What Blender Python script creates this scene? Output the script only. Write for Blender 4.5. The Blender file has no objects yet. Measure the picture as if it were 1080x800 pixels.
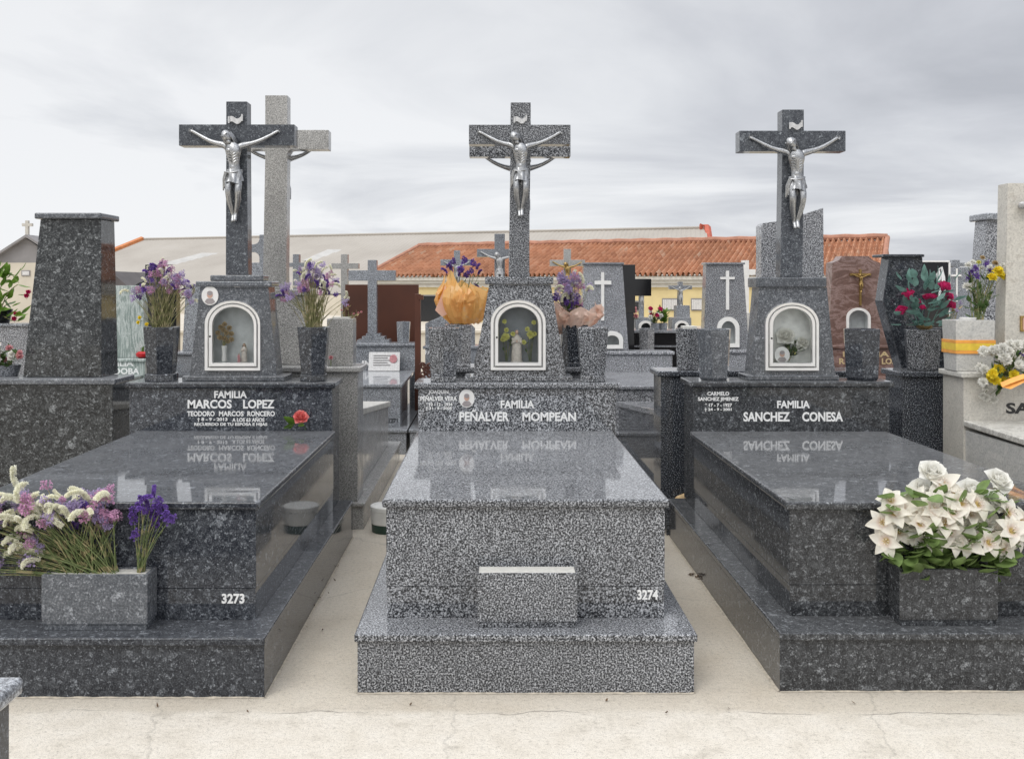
import bpy, bmesh, math, random
from mathutils import Vector, Matrix, Euler
R = math.radians
scene = bpy.context.scene
COL = scene.collection

# ---------------------------------------------------------------- camera model
F, CX, HY, EYE = 1050.0, 518.0, 302.0, 1.55
def X_(px, Y): return (px - CX) * Y / F
def Z_(py, Y): return EYE - (py - HY) * Y / F
def P(px, py, Y): return Vector((X_(px, Y), Y, Z_(py, Y)))

# ---------------------------------------------------------------- object helpers
WORLD = {}
def thing(name, label, cat, loc=(0, 0, 0), group=None, rot=(0, 0, 0)):
    o = bpy.data.objects.new(name, None)
    o.empty_display_size = 0.05
    COL.objects.link(o)
    o.location = loc; o.rotation_euler = rot
    WORLD[o.name] = Vector(loc)
    return tag(o, label, cat, group)
def tag(o, label=None, cat=None, group=None, kind=None):
    if label: o['label'] = label
    if cat: o['category'] = cat
    if group: o['group'] = group
    if kind: o['kind'] = kind
    return o
def link(name, me, parent=None, loc=(0, 0, 0), rot=(0, 0, 0), sc=(1, 1, 1)):
    o = bpy.data.objects.new(name, me)
    COL.objects.link(o)
    o.location = loc; o.rotation_euler = rot; o.scale = sc
    if parent:
        o.parent = parent
        WORLD[o.name] = WORLD.get(parent.name, Vector((0, 0, 0)))
    else:
        WORLD[o.name] = Vector(loc)
    return o

class MB:
    """collects shapes in one bmesh, in world coordinates"""
    def __init__(s): s.bm = bmesh.new()
    def _bev(s, faces, r, seg):
        if r > 0:
            edges = list({e for f in faces for e in f.edges})
            bmesh.ops.bevel(s.bm, geom=edges, offset=r, segments=seg, profile=0.6, affect='EDGES', clamp_overlap=True)
    def hexa(s, pts, r=0, seg=2):
        v = [s.bm.verts.new(p) for p in pts]
        fs = [s.bm.faces.new([v[i] for i in q]) for q in ((3, 2, 1, 0), (4, 5, 6, 7), (0, 1, 5, 4), (1, 2, 6, 5), (2, 3, 7, 6), (3, 0, 4, 7))]
        s._bev(fs, r, seg); return s
    def box(s, x0, x1, y0, y1, z0, z1, r=0, seg=2):
        return s.hexa([(x0, y0, z0), (x1, y0, z0), (x1, y1, z0), (x0, y1, z0), (x0, y0, z1), (x1, y0, z1), (x1, y1, z1), (x0, y1, z1)], r, seg)
    def frus(s, b, z0, t, z1, r=0, seg=2):
        (a0, a1, c0, c1), (e0, e1, g0, g1) = b, t
        return s.hexa([(a0, c0, z0), (a1, c0, z0), (a1, c1, z0), (a0, c1, z0), (e0, g0, z1), (e1, g0, z1), (e1, g1, z1), (e0, g1, z1)], r, seg)
    def prism(s, poly, y0, y1, r=0, seg=2):
        """outline of (x, z) points extruded from y0 to y1"""
        a = [s.bm.verts.new((x, y0, z)) for x, z in poly]
        b = [s.bm.verts.new((x, y1, z)) for x, z in poly]
        n = len(poly)
        fs = [s.bm.faces.new(a), s.bm.faces.new(b[::-1])]
        for i in range(n):
            fs.append(s.bm.faces.new((a[i], b[i], b[(i + 1) % n], a[(i + 1) % n])))
        bmesh.ops.recalc_face_normals(s.bm, faces=fs)
        s._bev(fs, r, seg); return s
    def ring(s, outer, inner, y0, y1):
        n = len(outer)
        oa = [s.bm.verts.new((x, y0, z)) for x, z in outer]; ob = [s.bm.verts.new((x, y1, z)) for x, z in outer]
        ia = [s.bm.verts.new((x, y0, z)) for x, z in inner]; ib = [s.bm.verts.new((x, y1, z)) for x, z in inner]
        fs = []
        for i in range(n):
            j = (i + 1) % n
            for q in ((oa[i], oa[j], ia[j], ia[i]), (ob[j], ob[i], ib[i], ib[j]), (oa[j], oa[i], ob[i], ob[j]), (ia[i], ia[j], ib[j], ib[i])):
                fs.append(s.bm.faces.new(q))
        bmesh.ops.recalc_face_normals(s.bm, faces=fs)
        return s
    def crest_ring(s, outer, inner, y_out, y_mid, y_in, y1):
        """moulded frame: rises from the outer edge to a crest and falls to the inner edge"""
        n = len(outer); L = []
        for f, y in ((0, y1), (0, y_out), (.16, y_mid), (.82, y_mid + .001), (1, y_in), (1, y1)):
            L.append([s.bm.verts.new((o[0] + (i[0] - o[0]) * f, y, o[1] + (i[1] - o[1]) * f)) for o, i in zip(outer, inner)])
        fs = []
        for a, b in zip(L, L[1:]):
            for k in range(n): fs.append(s.bm.faces.new((a[k], a[(k + 1) % n], b[(k + 1) % n], b[k])))
        bmesh.ops.recalc_face_normals(s.bm, faces=fs); return s
    def tube(s, pts, rad, n=6, caps=True):
        pts = [Vector(p) for p in pts]
        if not hasattr(rad, '__len__'): rad = [rad] * len(pts)
        rings = []; up = None
        for i, p in enumerate(pts):
            t = (pts[min(i + 1, len(pts) - 1)] - pts[max(i - 1, 0)]).normalized()
            if up is None:
                up = t.orthogonal().normalized()
            up = (up - t * up.dot(t)).normalized(); w = t.cross(up)
            rings.append([s.bm.verts.new(p + (up * math.cos(a) + w * math.sin(a)) * rad[i]) for a in [2 * math.pi * k / n for k in range(n)]])
        for a, b in zip(rings, rings[1:]):
            for k in range(n):
                s.bm.faces.new((a[k], a[(k + 1) % n], b[(k + 1) % n], b[k]))
        if caps:
            s.bm.faces.new(rings[0][::-1]); s.bm.faces.new(rings[-1])
        return s
    def lathe(s, prof, c=(0, 0, 0), n=24, rot=0, sx=1, sy=1, cap=True):
        rings = []
        for r, z in prof:
            rings.append([s.bm.verts.new((c[0] + r * sx * math.cos(rot + 2 * math.pi * k / n), c[1] + r * sy * math.sin(rot + 2 * math.pi * k / n), c[2] + z)) for k in range(n)])
        for a, b in zip(rings, rings[1:]):
            for k in range(n):
                s.bm.faces.new((a[k], a[(k + 1) % n], b[(k + 1) % n], b[k]))
        if cap:
            s.bm.faces.new(rings[0][::-1]); s.bm.faces.new(rings[-1])
        return s
    def ball(s, c, r, sub=2, sc=(1, 1, 1), rot=None):
        M = Matrix.Translation(c) @ (rot.to_matrix().to_4x4() if rot else Matrix()) @ Matrix.Diagonal((sc[0] * r, sc[1] * r, sc[2] * r, 1))
        bmesh.ops.create_icosphere(s.bm, subdivisions=sub, radius=1, matrix=M); return s
    def petal(s, M, L, W, cup=0.25, bend=0.5, tip=0.5, nu=5, nv=4, base=0.15, wave=0.0, rng=None):
        """a leaf or petal: grows along +X of M, curls towards +Z"""
        g = []
        ph = rng.uniform(0, 6) if rng else 0
        for i in range(nu + 1):
            u = i / nu
            a = bend * u
            x = L * (math.sin(a) / bend if abs(bend) > 1e-4 else u)
            z = L * ((1 - math.cos(a)) / bend if abs(bend) > 1e-4 else 0)
            w = W * (base * (1 - u) + math.sin(math.pi * (u ** tip)) ** 0.8 * 0.5) if i < nu else W * 0.02
            row = []
            for j in range(nv + 1):
                v = j / nv * 2 - 1
                zz = z + cup * w * v * v + wave * L * math.sin(ph + u * 7 + v * 3) * abs(v)
                row.append(s.bm.verts.new(M @ Vector((x, v * w, zz))))
            g.append(row)
        for i in range(nu):
            for j in range(nv):
                s.bm.faces.new((g[i][j], g[i + 1][j], g[i + 1][j + 1], g[i][j + 1]))
        return s
    def add_mesh(s, me, M=None):
        n0 = len(s.bm.verts)
        s.bm.from_mesh(me)
        if M is not None:
            s.bm.verts.ensure_lookup_table()
            for v in s.bm.verts[n0:]: v.co = M @ v.co
        return s
    def mesh(s, name, mat, smooth=True, ang=38, origin=None):
        me = bpy.data.meshes.new(name)
        if origin is not None:
            bmesh.ops.translate(s.bm, verts=s.bm.verts[:], vec=-Vector(origin))
        s.bm.to_mesh(me); s.bm.free()
        for m in (mat if isinstance(mat, (list, tuple)) else [mat]): me.materials.append(m)
        if smooth:
            me.shade_smooth()
            me.set_sharp_from_angle(angle=R(ang))
        return me
    def build(s, name, mat, parent=None, origin=None, smooth=True, ang=38):
        """world coordinates -> child of parent (a thing or a part of it), or a top-level mesh at origin"""
        if parent is not None:
            ob = link(name, s.mesh(name, mat, smooth, ang, WORLD[parent.name]), parent)
        else:
            o = Vector(origin or (0, 0, 0))
            ob = link(name, s.mesh(name, mat, smooth, ang, o), None, o)
        if smooth and ang == 38:
            w = ob.modifiers.new('even_normals', 'WEIGHTED_NORMAL'); w.keep_sharp = True; w.weight = 100
        return ob

# ---------------------------------------------------------------- material helpers
def new_mat(name):
    m = bpy.data.materials.new(name); m.use_nodes = True
    nt = m.node_tree; nt.nodes.clear()
    out = nt.nodes.new('ShaderNodeOutputMaterial')
    b = nt.nodes.new('ShaderNodeBsdfPrincipled')
    nt.links.new(b.outputs[0], out.inputs[0])
    return m, nt, b
def nd(nt, t, **kw):
    n = nt.nodes.new('ShaderNode' + t)
    for k, v in kw.items():
        if k in ('operation', 'blend_type', 'feature', 'data_type', 'noise_dimensions', 'distance', 'musgrave_type', 'wave_type', 'bands_direction', 'interpolation_type'): setattr(n, k, v)
        else: n.inputs[k].default_value = v
    return n
def ramp(nt, fac, stops, interp='LINEAR'):
    n = nt.nodes.new('ShaderNodeValToRGB'); n.color_ramp.interpolation = interp
    e = n.color_ramp.elements
    while len(e) < len(stops): e.new(0.5)
    for i, (p, c) in enumerate(stops):
        e[i].position = p; e[i].color = (c[0], c[1], c[2], 1) if hasattr(c, '__len__') else (c, c, c, 1)
    nt.links.new(fac, n.inputs[0]); return n
def mix(nt, a, b, fac, blend='MIX'):
    n = nt.nodes.new('ShaderNodeMix'); n.data_type = 'RGBA'; n.blend_type = blend
    for i, v in ((0, fac), (6, a), (7, b)):
        sock = n.inputs[i]
        if hasattr(v, 'is_output'): nt.links.new(v, sock)
        elif i == 0: sock.default_value = v
        else: sock.default_value = (v[0], v[1], v[2], 1)
    return n.outputs[2]
def math_n(nt, op, a, b=0.0, c=0.0):
    n = nt.nodes.new('ShaderNodeMath'); n.operation = op
    for i, v in enumerate((a, b, c)):
        if hasattr(v, 'is_output'): nt.links.new(v, n.inputs[i])
        else: n.inputs[i].default_value = v
    return n.outputs[0]
def bump(nt, b, h, strength=0.1, dist=0.01):
    n = nt.nodes.new('ShaderNodeBump'); n.inputs['Strength'].default_value = strength; n.inputs['Distance'].default_value = dist
    nt.links.new(h, n.inputs['Height']); nt.links.new(n.outputs[0], b.inputs['Normal'])
def coords(nt, scale=(1, 1, 1), rot=(0, 0, 0)):
    t = nt.nodes.new('ShaderNodeTexCoord'); m = nt.nodes.new('ShaderNodeMapping')
    m.inputs['Scale'].default_value = scale; m.inputs['Rotation'].default_value = rot
    nt.links.new(t.outputs['Object'], m.inputs[0]); return m.outputs[0]

def sky_sheen(nt, b, co, amt):
    """patchy sheen painted on upward faces, standing in for sky light on slab tops"""
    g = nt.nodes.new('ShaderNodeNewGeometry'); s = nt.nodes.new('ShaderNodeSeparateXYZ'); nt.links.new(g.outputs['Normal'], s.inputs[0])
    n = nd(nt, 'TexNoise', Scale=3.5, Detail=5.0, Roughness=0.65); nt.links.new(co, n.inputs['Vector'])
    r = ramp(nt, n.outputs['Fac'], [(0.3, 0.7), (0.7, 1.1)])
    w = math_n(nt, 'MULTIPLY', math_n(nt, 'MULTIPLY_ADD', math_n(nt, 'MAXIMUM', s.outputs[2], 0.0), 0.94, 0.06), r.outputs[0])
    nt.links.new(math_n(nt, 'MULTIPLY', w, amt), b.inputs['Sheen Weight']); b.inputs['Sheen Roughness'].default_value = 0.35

def speckle_granite(name, dark, mid, light, scale=170, cut=(0.40, 0.56), rough=0.09, top_sheen=0.28):
    """salt and pepper granite: small interlocking dark, grey and pale grains"""
    m, nt, b = new_mat(name)
    co = coords(nt)
    n1 = nd(nt, 'TexNoise', Scale=scale, Detail=2.0, Roughness=0.6); nt.links.new(co, n1.inputs['Vector'])
    r1 = ramp(nt, n1.outputs['Fac'], [(cut[0] - 0.05, dark), (cut[0], mid), (cut[1] - 0.03, mid), (cut[1] + 0.02, light)])
    v = nd(nt, 'TexVoronoi', Scale=scale * 0.9); nt.links.new(co, v.inputs['Vector'])
    r2 = ramp(nt, v.outputs['Color'], [(0.0, 0.62), (0.5, 0.98), (1.0, 1.35)])
    c = mix(nt, r1.outputs[0], r2.outputs[0], 1.0, 'MULTIPLY')
    nf = nd(nt, 'TexNoise', Scale=scale * 2.7, Detail=1.0); nt.links.new(co, nf.inputs['Vector'])
    rf_ = ramp(nt, nf.outputs['Fac'], [(0.36, 0.45), (0.5, 1.0), (0.66, 1.5)])
    c = mix(nt, c, rf_.outputs[0], 0.5, 'MULTIPLY')
    n3 = nd(nt, 'TexNoise', Scale=3.0, Detail=3.0); nt.links.new(co, n3.inputs['Vector'])
    r3 = ramp(nt, n3.outputs['Fac'], [(0.3, 0.88), (0.7, 1.1)])
    c = mix(nt, c, r3.outputs[0], 1.0, 'MULTIPLY')
    oi = nt.nodes.new('ShaderNodeObjectInfo'); ov_ = ramp(nt, oi.outputs['Random'], [(0.0, 0.84), (1.0, 1.12)])
    c = mix(nt, c, ov_.outputs[0], 1.0, 'MULTIPLY')
    nt.links.new(c, b.inputs['Base Color'])
    n4 = nd(nt, 'TexNoise', Scale=9.0, Detail=4.0); nt.links.new(co, n4.inputs['Vector'])
    rr = ramp(nt, n4.outputs['Fac'], [(0.35, rough * 0.35), (0.75, rough * 1.2)])
    nt.links.new(rr.outputs[0], b.inputs['Roughness'])
    b.inputs['IOR'].default_value = 1.44; sky_sheen(nt, b, co, top_sheen)
    return m

def flake_granite(name, base, mid, flake, scale=1.0, amount=0.5, rough=0.07, top_sheen=0.34):
    """dark larvikite: near black ground with pale irregular feldspar flakes lying in a loose direction"""
    m, nt, b = new_mat(name)
    co = coords(nt)
    nz = nd(nt, 'TexNoise', Scale=22 * scale, Detail=4.0, Roughness=0.6); nt.links.new(co, nz.inputs['Vector'])
    dis = nt.nodes.new('ShaderNodeVectorMath'); dis.operation = 'MULTIPLY_ADD'
    nt.links.new(nz.outputs['Color'], dis.inputs[0]); dis.inputs[1].default_value = (0.075 / scale,) * 3; nt.links.new(co, dis.inputs[2])
    n1 = nd(nt, 'TexNoise', Scale=120 * scale, Detail=3.0, Roughness=0.65); nt.links.new(co, n1.inputs['Vector'])
    r1 = ramp(nt, n1.outputs['Fac'], [(0.36, base), (0.52, [x * 1.6 for x in base]), (0.60, mid), (0.72, [x * 1.7 for x in mid])])
    col = r1.outputs[0]
    nl = nd(nt, 'TexNoise', Scale=26 * scale, Detail=4.0, Roughness=0.6, Distortion=0.8); nt.links.new(co, nl.inputs['Vector'])
    rl = ramp(nt, nl.outputs['Fac'], [(0.42, 0.0), (0.56, 0.22), (0.72, 0.5)])
    col = mix(nt, col, [x * 0.55 for x in flake], math_n(nt, 'MULTIPLY', rl.outputs[0], math_n(nt, 'MULTIPLY', n1.outputs['Fac'], 1.1)))
    for sc, st, rot, lo in ((34, (1.0, 1.0, 1.9), (0.5, 0.7, 0.3), 0.68), (58, (1.8, 1.0, 1.0), (0.2, -0.6, 0.9), 0.62), (17, (1.0, 1.5, 1.3), (1.2, 0.3, -0.5), 0.80)):
        mp = nt.nodes.new('ShaderNodeMapping'); mp.inputs['Scale'].default_value = st; mp.inputs['Rotation'].default_value = rot
        nt.links.new(dis.outputs[0], mp.inputs[0])
        v = nd(nt, 'TexVoronoi', Scale=sc * scale); nt.links.new(mp.outputs[0], v.inputs['Vector'])
        pick = ramp(nt, v.outputs['Color'], [(lo, 0.0), (lo + 0.05, 0.35), (0.95, 1.0)])
        shape = ramp(nt, v.outputs['Distance'], [(0.30, 1.0), (0.52, 0.0)])
        grain = ramp(nt, n1.outputs['Fac'], [(0.38, 0.15), (0.58, 1.0)])
        f = math_n(nt, 'MULTIPLY', pick.outputs[0], shape.outputs[0])
        f = math_n(nt, 'MULTIPLY', f, grain.outputs[0])
        f = math_n(nt, 'MULTIPLY', f, amount)
        col = mix(nt, col, flake, f)
    oi = nt.nodes.new('ShaderNodeObjectInfo'); ov_ = ramp(nt, oi.outputs['Random'], [(0.0, 0.84), (1.0, 1.12)])
    col = mix(nt, col, ov_.outputs[0], 1.0, 'MULTIPLY')
    nt.links.new(col, b.inputs['Base Color'])
    n4 = nd(nt, 'TexNoise', Scale=7.0, Detail=4.0); nt.links.new(co, n4.inputs['Vector'])
    rr = ramp(nt, n4.outputs['Fac'], [(0.35, rough * 0.35), (0.75, rough * 1.3)])
    nt.links.new(rr.outputs[0], b.inputs['Roughness'])
    b.inputs['IOR'].default_value = 1.44; sky_sheen(nt, b, co, top_sheen)
    return m

def plain(name, col, rough=0.6, metal=0.0, var=0.15, scale=20, bmp=0.0, sss=0.0, objvar=0.0, spec=None):
    m, nt, b = new_mat(name)
    co = coords(nt)
    n = nd(nt, 'TexNoise', Scale=scale, Detail=4.0); nt.links.new(co, n.inputs['Vector'])
    r = ramp(nt, n.outputs['Fac'], [(0.3, [c * (1 - var) for c in col]), (0.7, [min(1, c * (1 + var)) for c in col])])
    c = r.outputs[0]
    if objvar:
        oi = nt.nodes.new('ShaderNodeObjectInfo')
        ro = ramp(nt, oi.outputs['Random'], [(0, 1 - objvar), (1, 1 + objvar * 0.6)])
        c = mix(nt, c, ro.outputs[0], 1.0, 'MULTIPLY')
    nt.links.new(c, b.inputs['Base Color'])
    b.inputs['Roughness'].default_value = rough; b.inputs['Metallic'].default_value = metal
    if spec is not None: b.inputs['Specular IOR Level'].default_value = spec
    if sss:
        b.inputs['Subsurface Weight'].default_value = sss; b.inputs['Subsurface Radius'].default_value = (0.01, 0.008, 0.006); b.inputs['Subsurface Scale'].default_value = 0.3
    if bmp: bump(nt, b, n.outputs['Fac'], bmp, 0.004)
    return m

M = {}
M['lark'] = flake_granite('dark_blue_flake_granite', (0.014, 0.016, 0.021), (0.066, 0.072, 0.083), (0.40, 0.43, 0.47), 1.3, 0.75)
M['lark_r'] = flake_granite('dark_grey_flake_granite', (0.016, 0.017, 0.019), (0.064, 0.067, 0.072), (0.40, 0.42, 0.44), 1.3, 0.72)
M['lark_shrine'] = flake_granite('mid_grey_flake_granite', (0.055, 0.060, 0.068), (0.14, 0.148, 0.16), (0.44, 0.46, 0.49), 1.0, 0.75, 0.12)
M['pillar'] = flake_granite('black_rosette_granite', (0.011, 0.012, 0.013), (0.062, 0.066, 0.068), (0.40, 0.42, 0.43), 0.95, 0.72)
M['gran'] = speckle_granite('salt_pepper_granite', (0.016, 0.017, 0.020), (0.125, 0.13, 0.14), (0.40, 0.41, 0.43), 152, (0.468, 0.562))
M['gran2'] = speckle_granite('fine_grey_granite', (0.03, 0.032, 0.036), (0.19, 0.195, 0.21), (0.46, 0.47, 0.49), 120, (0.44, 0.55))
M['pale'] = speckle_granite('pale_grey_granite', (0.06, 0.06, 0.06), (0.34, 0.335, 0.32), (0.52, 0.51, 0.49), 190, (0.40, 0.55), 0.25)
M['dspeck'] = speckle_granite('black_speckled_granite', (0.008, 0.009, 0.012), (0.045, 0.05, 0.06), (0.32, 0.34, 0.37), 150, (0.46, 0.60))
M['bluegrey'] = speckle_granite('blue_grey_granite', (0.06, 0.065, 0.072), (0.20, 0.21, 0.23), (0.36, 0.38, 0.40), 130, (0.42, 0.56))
M['black'] = plain('polished_black_granite', (0.008, 0.008, 0.009), 0.08, 0, 0.3, 60)
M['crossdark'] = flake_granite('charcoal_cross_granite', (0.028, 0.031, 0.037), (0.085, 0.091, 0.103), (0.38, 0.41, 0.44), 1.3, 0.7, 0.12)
M['letter'] = plain('white_lettering_paint', (0.80, 0.80, 0.79), 0.5, 0, 0.05)
M['letter_dark'] = plain('black_lettering_paint', (0.02, 0.02, 0.02), 0.4)
M['gold_letter'] = plain('gilt_lettering', (0.72, 0.58, 0.33), 0.35, 0.4, 0.1)
M['silver'] = plain('aged_silver_cast', (0.37, 0.375, 0.38), 0.33, 1.0, 0.45, 1.1, 0.15)
M['silver_bg'] = plain('dull_silver_cast', (0.42, 0.42, 0.42), 0.5, 0.5, 0.2, 90)
M['scroll_metal'] = plain('pale_cast_scroll', (0.55, 0.55, 0.55), 0.5, 0.3, 0.15, 60)
M['brass'] = plain('aged_brass', (0.40, 0.27, 0.10), 0.35, 0.85, 0.3, 80)
M['steel'] = plain('bright_stainless_steel', (0.86, 0.855, 0.84), 0.34, 0.9, 0.05, 14)
M['white_frame'] = plain('white_painted_metal', (0.78, 0.77, 0.74), 0.35, 0.0, 0.06, 20)
M['whiteglaze'] = plain('white_ceramic', (0.75, 0.74, 0.72), 0.2, 0, 0.05)
M['niche_grey'] = plain('niche_grey_lining', (0.50, 0.52, 0.52), 0.5)
M['niche_dark'] = plain('niche_dark_lining', (0.20, 0.215, 0.23), 0.5)
M['niche_white'] = plain('niche_pale_lining', (0.80, 0.80, 0.77), 0.5)
M['terra'] = plain('pale_terracotta', (0.55, 0.40, 0.22), 0.8, 0, 0.25, 40, 0.2)
M['tub_white'] = plain('white_plastic', (0.70, 0.70, 0.67), 0.4, 0, 0.08)
M['tub_green'] = plain('dark_green_plastic', (0.02, 0.05, 0.035), 0.4)
M['stem'] = plain('green_stems', (0.17, 0.19, 0.075), 0.6, 0, 0.35, 60)
M['stem_dry'] = plain('dry_olive_stems', (0.27, 0.25, 0.12), 0.7, 0, 0.35, 60)
M['leaf'] = plain('mid_green_leaves', (0.07, 0.13, 0.035), 0.5, 0, 0.4, 30)
M['leaf_lily'] = plain('silk_green_leaves', (0.17, 0.25, 0.08), 0.45, 0, 0.4, 25)
M['leaf_blue'] = plain('blue_green_silk_leaves', (0.16, 0.29, 0.25), 0.5, 0, 0.3, 30)
M['leaf_bright'] = plain('bright_green_leaves', (0.13, 0.24, 0.03), 0.4, 0, 0.4, 14)
M['f_white'] = plain('cream_white_florets', (0.90, 0.89, 0.76), 0.7, 0, 0.06, 90, 0, 0, 0.06)
M['f_pink'] = plain('pink_florets', (0.66, 0.40, 0.57), 0.7, 0, 0.3, 90, 0, 0, 0.2)
M['f_lilac'] = plain('lilac_florets', (0.52, 0.43, 0.64), 0.7, 0, 0.25, 90, 0, 0, 0.2)
M['f_purple'] = plain('deep_purple_florets', (0.17, 0.09, 0.36), 0.7, 0, 0.35, 90, 0, 0, 0.2)
M['f_yellow'] = plain('yellow_petals', (0.90, 0.74, 0.05), 0.6, 0, 0.12, 60)
M['f_magenta'] = plain('magenta_petals', (0.60, 0.03, 0.16), 0.5, 0, 0.3, 60)
M['f_coral'] = plain('coral_red_petals', (0.80, 0.24, 0.22), 0.45, 0, 0.2, 60)
M['f_pale'] = plain('white_silk_petals', (0.86, 0.85, 0.80), 0.65, 0, 0.04, 30)
M['f_rosepink'] = plain('pale_pink_petals', (0.75, 0.38, 0.40), 0.6, 0, 0.25, 60)
M['f_paleyellow'] = plain('pale_yellow_petals', (0.72, 0.70, 0.22), 0.6, 0, 0.2, 60)
M['f_gold'] = plain('dried_gold_petals', (0.45, 0.33, 0.17), 0.7, 0, 0.3, 60)
M['f_red'] = plain('red_petals', (0.45, 0.01, 0.015), 0.4, 0, 0.2, 60)
M['robe'] = plain('painted_plaster_robe', (0.62, 0.56, 0.50), 0.5, 0, 0.2, 60)
M['veil'] = plain('pale_blue_veil', (0.55, 0.60, 0.70), 0.5, 0, 0.1, 60)
M['skin'] = plain('painted_plaster_skin', (0.62, 0.42, 0.32), 0.5, 0, 0.1)
M['rust'] = plain('rust_brown_steel', (0.075, 0.022, 0.010), 0.45, 0, 0.25, 2.0)
M['foam'] = plain('dusty_white_foam', (0.58, 0.57, 0.53), 0.9, 0, 0.12, 60, 0.3)
M['mortar'] = plain('sandy_mortar', (0.46, 0.41, 0.335), 0.95, 0, 0.25, 50, 0.3)
M['soil'] = plain('dark_soil', (0.05, 0.04, 0.03), 0.9, 0, 0.3, 60, 0.5)
M['dryleaf'] = plain('dry_brown_leaf', (0.10, 0.06, 0.03), 0.8, 0, 0.4, 60)
M['yellow_wall'] = plain('pale_yellow_render', (0.66, 0.54, 0.28), 0.8, 0, 0.06, 2)
M['trim_white'] = plain('off_white_trim', (0.56, 0.54, 0.49), 0.7, 0, 0.1, 3)
M['beige_wall'] = plain('beige_render', (0.58, 0.53, 0.44), 0.85, 0, 0.08, 1.5)
M['roof_grey'] = plain('grey_roofing', (0.25, 0.24, 0.24), 0.8, 0, 0.12, 2)
M['dark_glass'] = plain('dark_window_glass', (0.02, 0.022, 0.026), 0.15)
M['shutter'] = plain('grey_white_bars', (0.62, 0.61, 0.60), 0.6)
M['ridge'] = plain('terracotta_ridge', (0.37, 0.18, 0.12), 0.85, 0, 0.2, 4)
M['orange_trim'] = plain('orange_ridge_trim', (0.50, 0.18, 0.06), 0.7, 0, 0.2, 3)
M['red_trim'] = plain('red_gable_trim', (0.42, 0.09, 0.05), 0.7, 0, 0.2, 3)
M['skylight'] = plain('milky_roof_panel', (0.44, 0.43, 0.41), 0.6, 0, 0.08, 2)
M['darkroof'] = plain('dark_slate_roofing', (0.09, 0.08, 0.08), 0.7, 0, 0.2, 3)
M['photo_ink'] = plain('portrait_tint', (0.52, 0.33, 0.26), 0.3, 0, 0.15)
M['photo_grey'] = plain('portrait_grey_tint', (0.30, 0.27, 0.27), 0.3, 0, 0.15)
M['orange_band'] = plain('orange_ribbon', (0.82, 0.36, 0.07), 0.4)
M['yellow_band'] = plain('yellow_ribbon', (0.78, 0.55, 0.06), 0.4)

def mat_stems(name, a, b_):
    m, nt, b = new_mat(name); co = coords(nt)
    n = nd(nt, 'TexNoise', Scale=34.0, Detail=2.0); nt.links.new(co, n.inputs['Vector'])
    r = ramp(nt, n.outputs['Fac'], [(0.36, a), (0.5, [x * 1.3 for x in a]), (0.62, b_)])
    nt.links.new(r.outputs[0], b.inputs['Base Color']); b.inputs['Roughness'].default_value = 0.6
    return m
M['stem'] = mat_stems('green_and_tan_stems', (0.10, 0.13, 0.045), (0.30, 0.26, 0.13))
M['stem_dry'] = mat_stems('dry_olive_and_tan_stems', (0.15, 0.15, 0.06), (0.36, 0.31, 0.18))

def mat_lily():
    m, nt, b = new_mat('silk_lily_petals')
    t = nt.nodes.new('ShaderNodeTexCoord')
    l = nt.nodes.new('ShaderNodeVectorMath'); l.operation = 'LENGTH'
    nt.links.new(t.outputs['Object'], l.inputs[0])
    r = ramp(nt, l.outputs['Value'], [(0.0, (0.55, 0.42, 0.05)), (0.010, (0.74, 0.58, 0.26)), (0.018, (0.82, 0.70, 0.62)), (0.032, (0.86, 0.82, 0.74)), (0.07, (0.87, 0.83, 0.72))])
    n = nd(nt, 'TexNoise', Scale=60.0, Detail=2.0); nt.links.new(t.outputs['Object'], n.inputs['Vector'])
    r2 = ramp(nt, n.outputs['Fac'], [(0.3, 0.92), (0.7, 1.03)])
    nt.links.new(mix(nt, r.outputs[0], r2.outputs[0], 1.0, 'MULTIPLY'), b.inputs['Base Color'])
    b.inputs['Roughness'].default_value = 0.6
    return m
M['lily'] = mat_lily()

def translucent(m, amt=.35):
    nt = m.node_tree; b = [n for n in nt.nodes if n.type == 'BSDF_PRINCIPLED'][0]; out = [n for n in nt.nodes if n.type == 'OUTPUT_MATERIAL'][0]
    tl = nt.nodes.new('ShaderNodeBsdfTranslucent'); ms = nt.nodes.new('ShaderNodeMixShader'); ms.inputs[0].default_value = amt
    nt.links.new(b.inputs['Base Color'].links[0].from_socket, tl.inputs[0])
    nt.links.new(b.outputs[0], ms.inputs[1]); nt.links.new(tl.outputs[0], ms.inputs[2]); nt.links.new(ms.outputs[0], out.inputs[0])
for k in ('lily', 'f_pale', 'f_white', 'f_rosepink', 'f_yellow', 'f_magenta', 'f_coral', 'f_lilac', 'f_pink', 'leaf', 'leaf_lily', 'leaf_bright', 'leaf_blue'): translucent(M[k])

def mat_glass():
    m = bpy.data.materials.new('clear_pane'); m.use_nodes = True
    nt = m.node_tree; nt.nodes.clear()
    out = nt.nodes.new('ShaderNodeOutputMaterial'); mx = nt.nodes.new('ShaderNodeMixShader')
    tr = nt.nodes.new('ShaderNodeBsdfTransparent'); gl = nt.nodes.new('ShaderNodeBsdfGlossy'); fr = nt.nodes.new('ShaderNodeFresnel')
    tr.inputs[0].default_value = (0.97, 0.98, 0.98, 1); gl.inputs['Roughness'].default_value = 0.03; fr.inputs[0].default_value = 1.22
    nt.links.new(fr.outputs[0], mx.inputs[0]); nt.links.new(tr.outputs[0], mx.inputs[1]); nt.links.new(gl.outputs[0], mx.inputs[2]); nt.links.new(mx.outputs[0], out.inputs[0])
    return m
M['glass'] = mat_glass()

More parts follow.
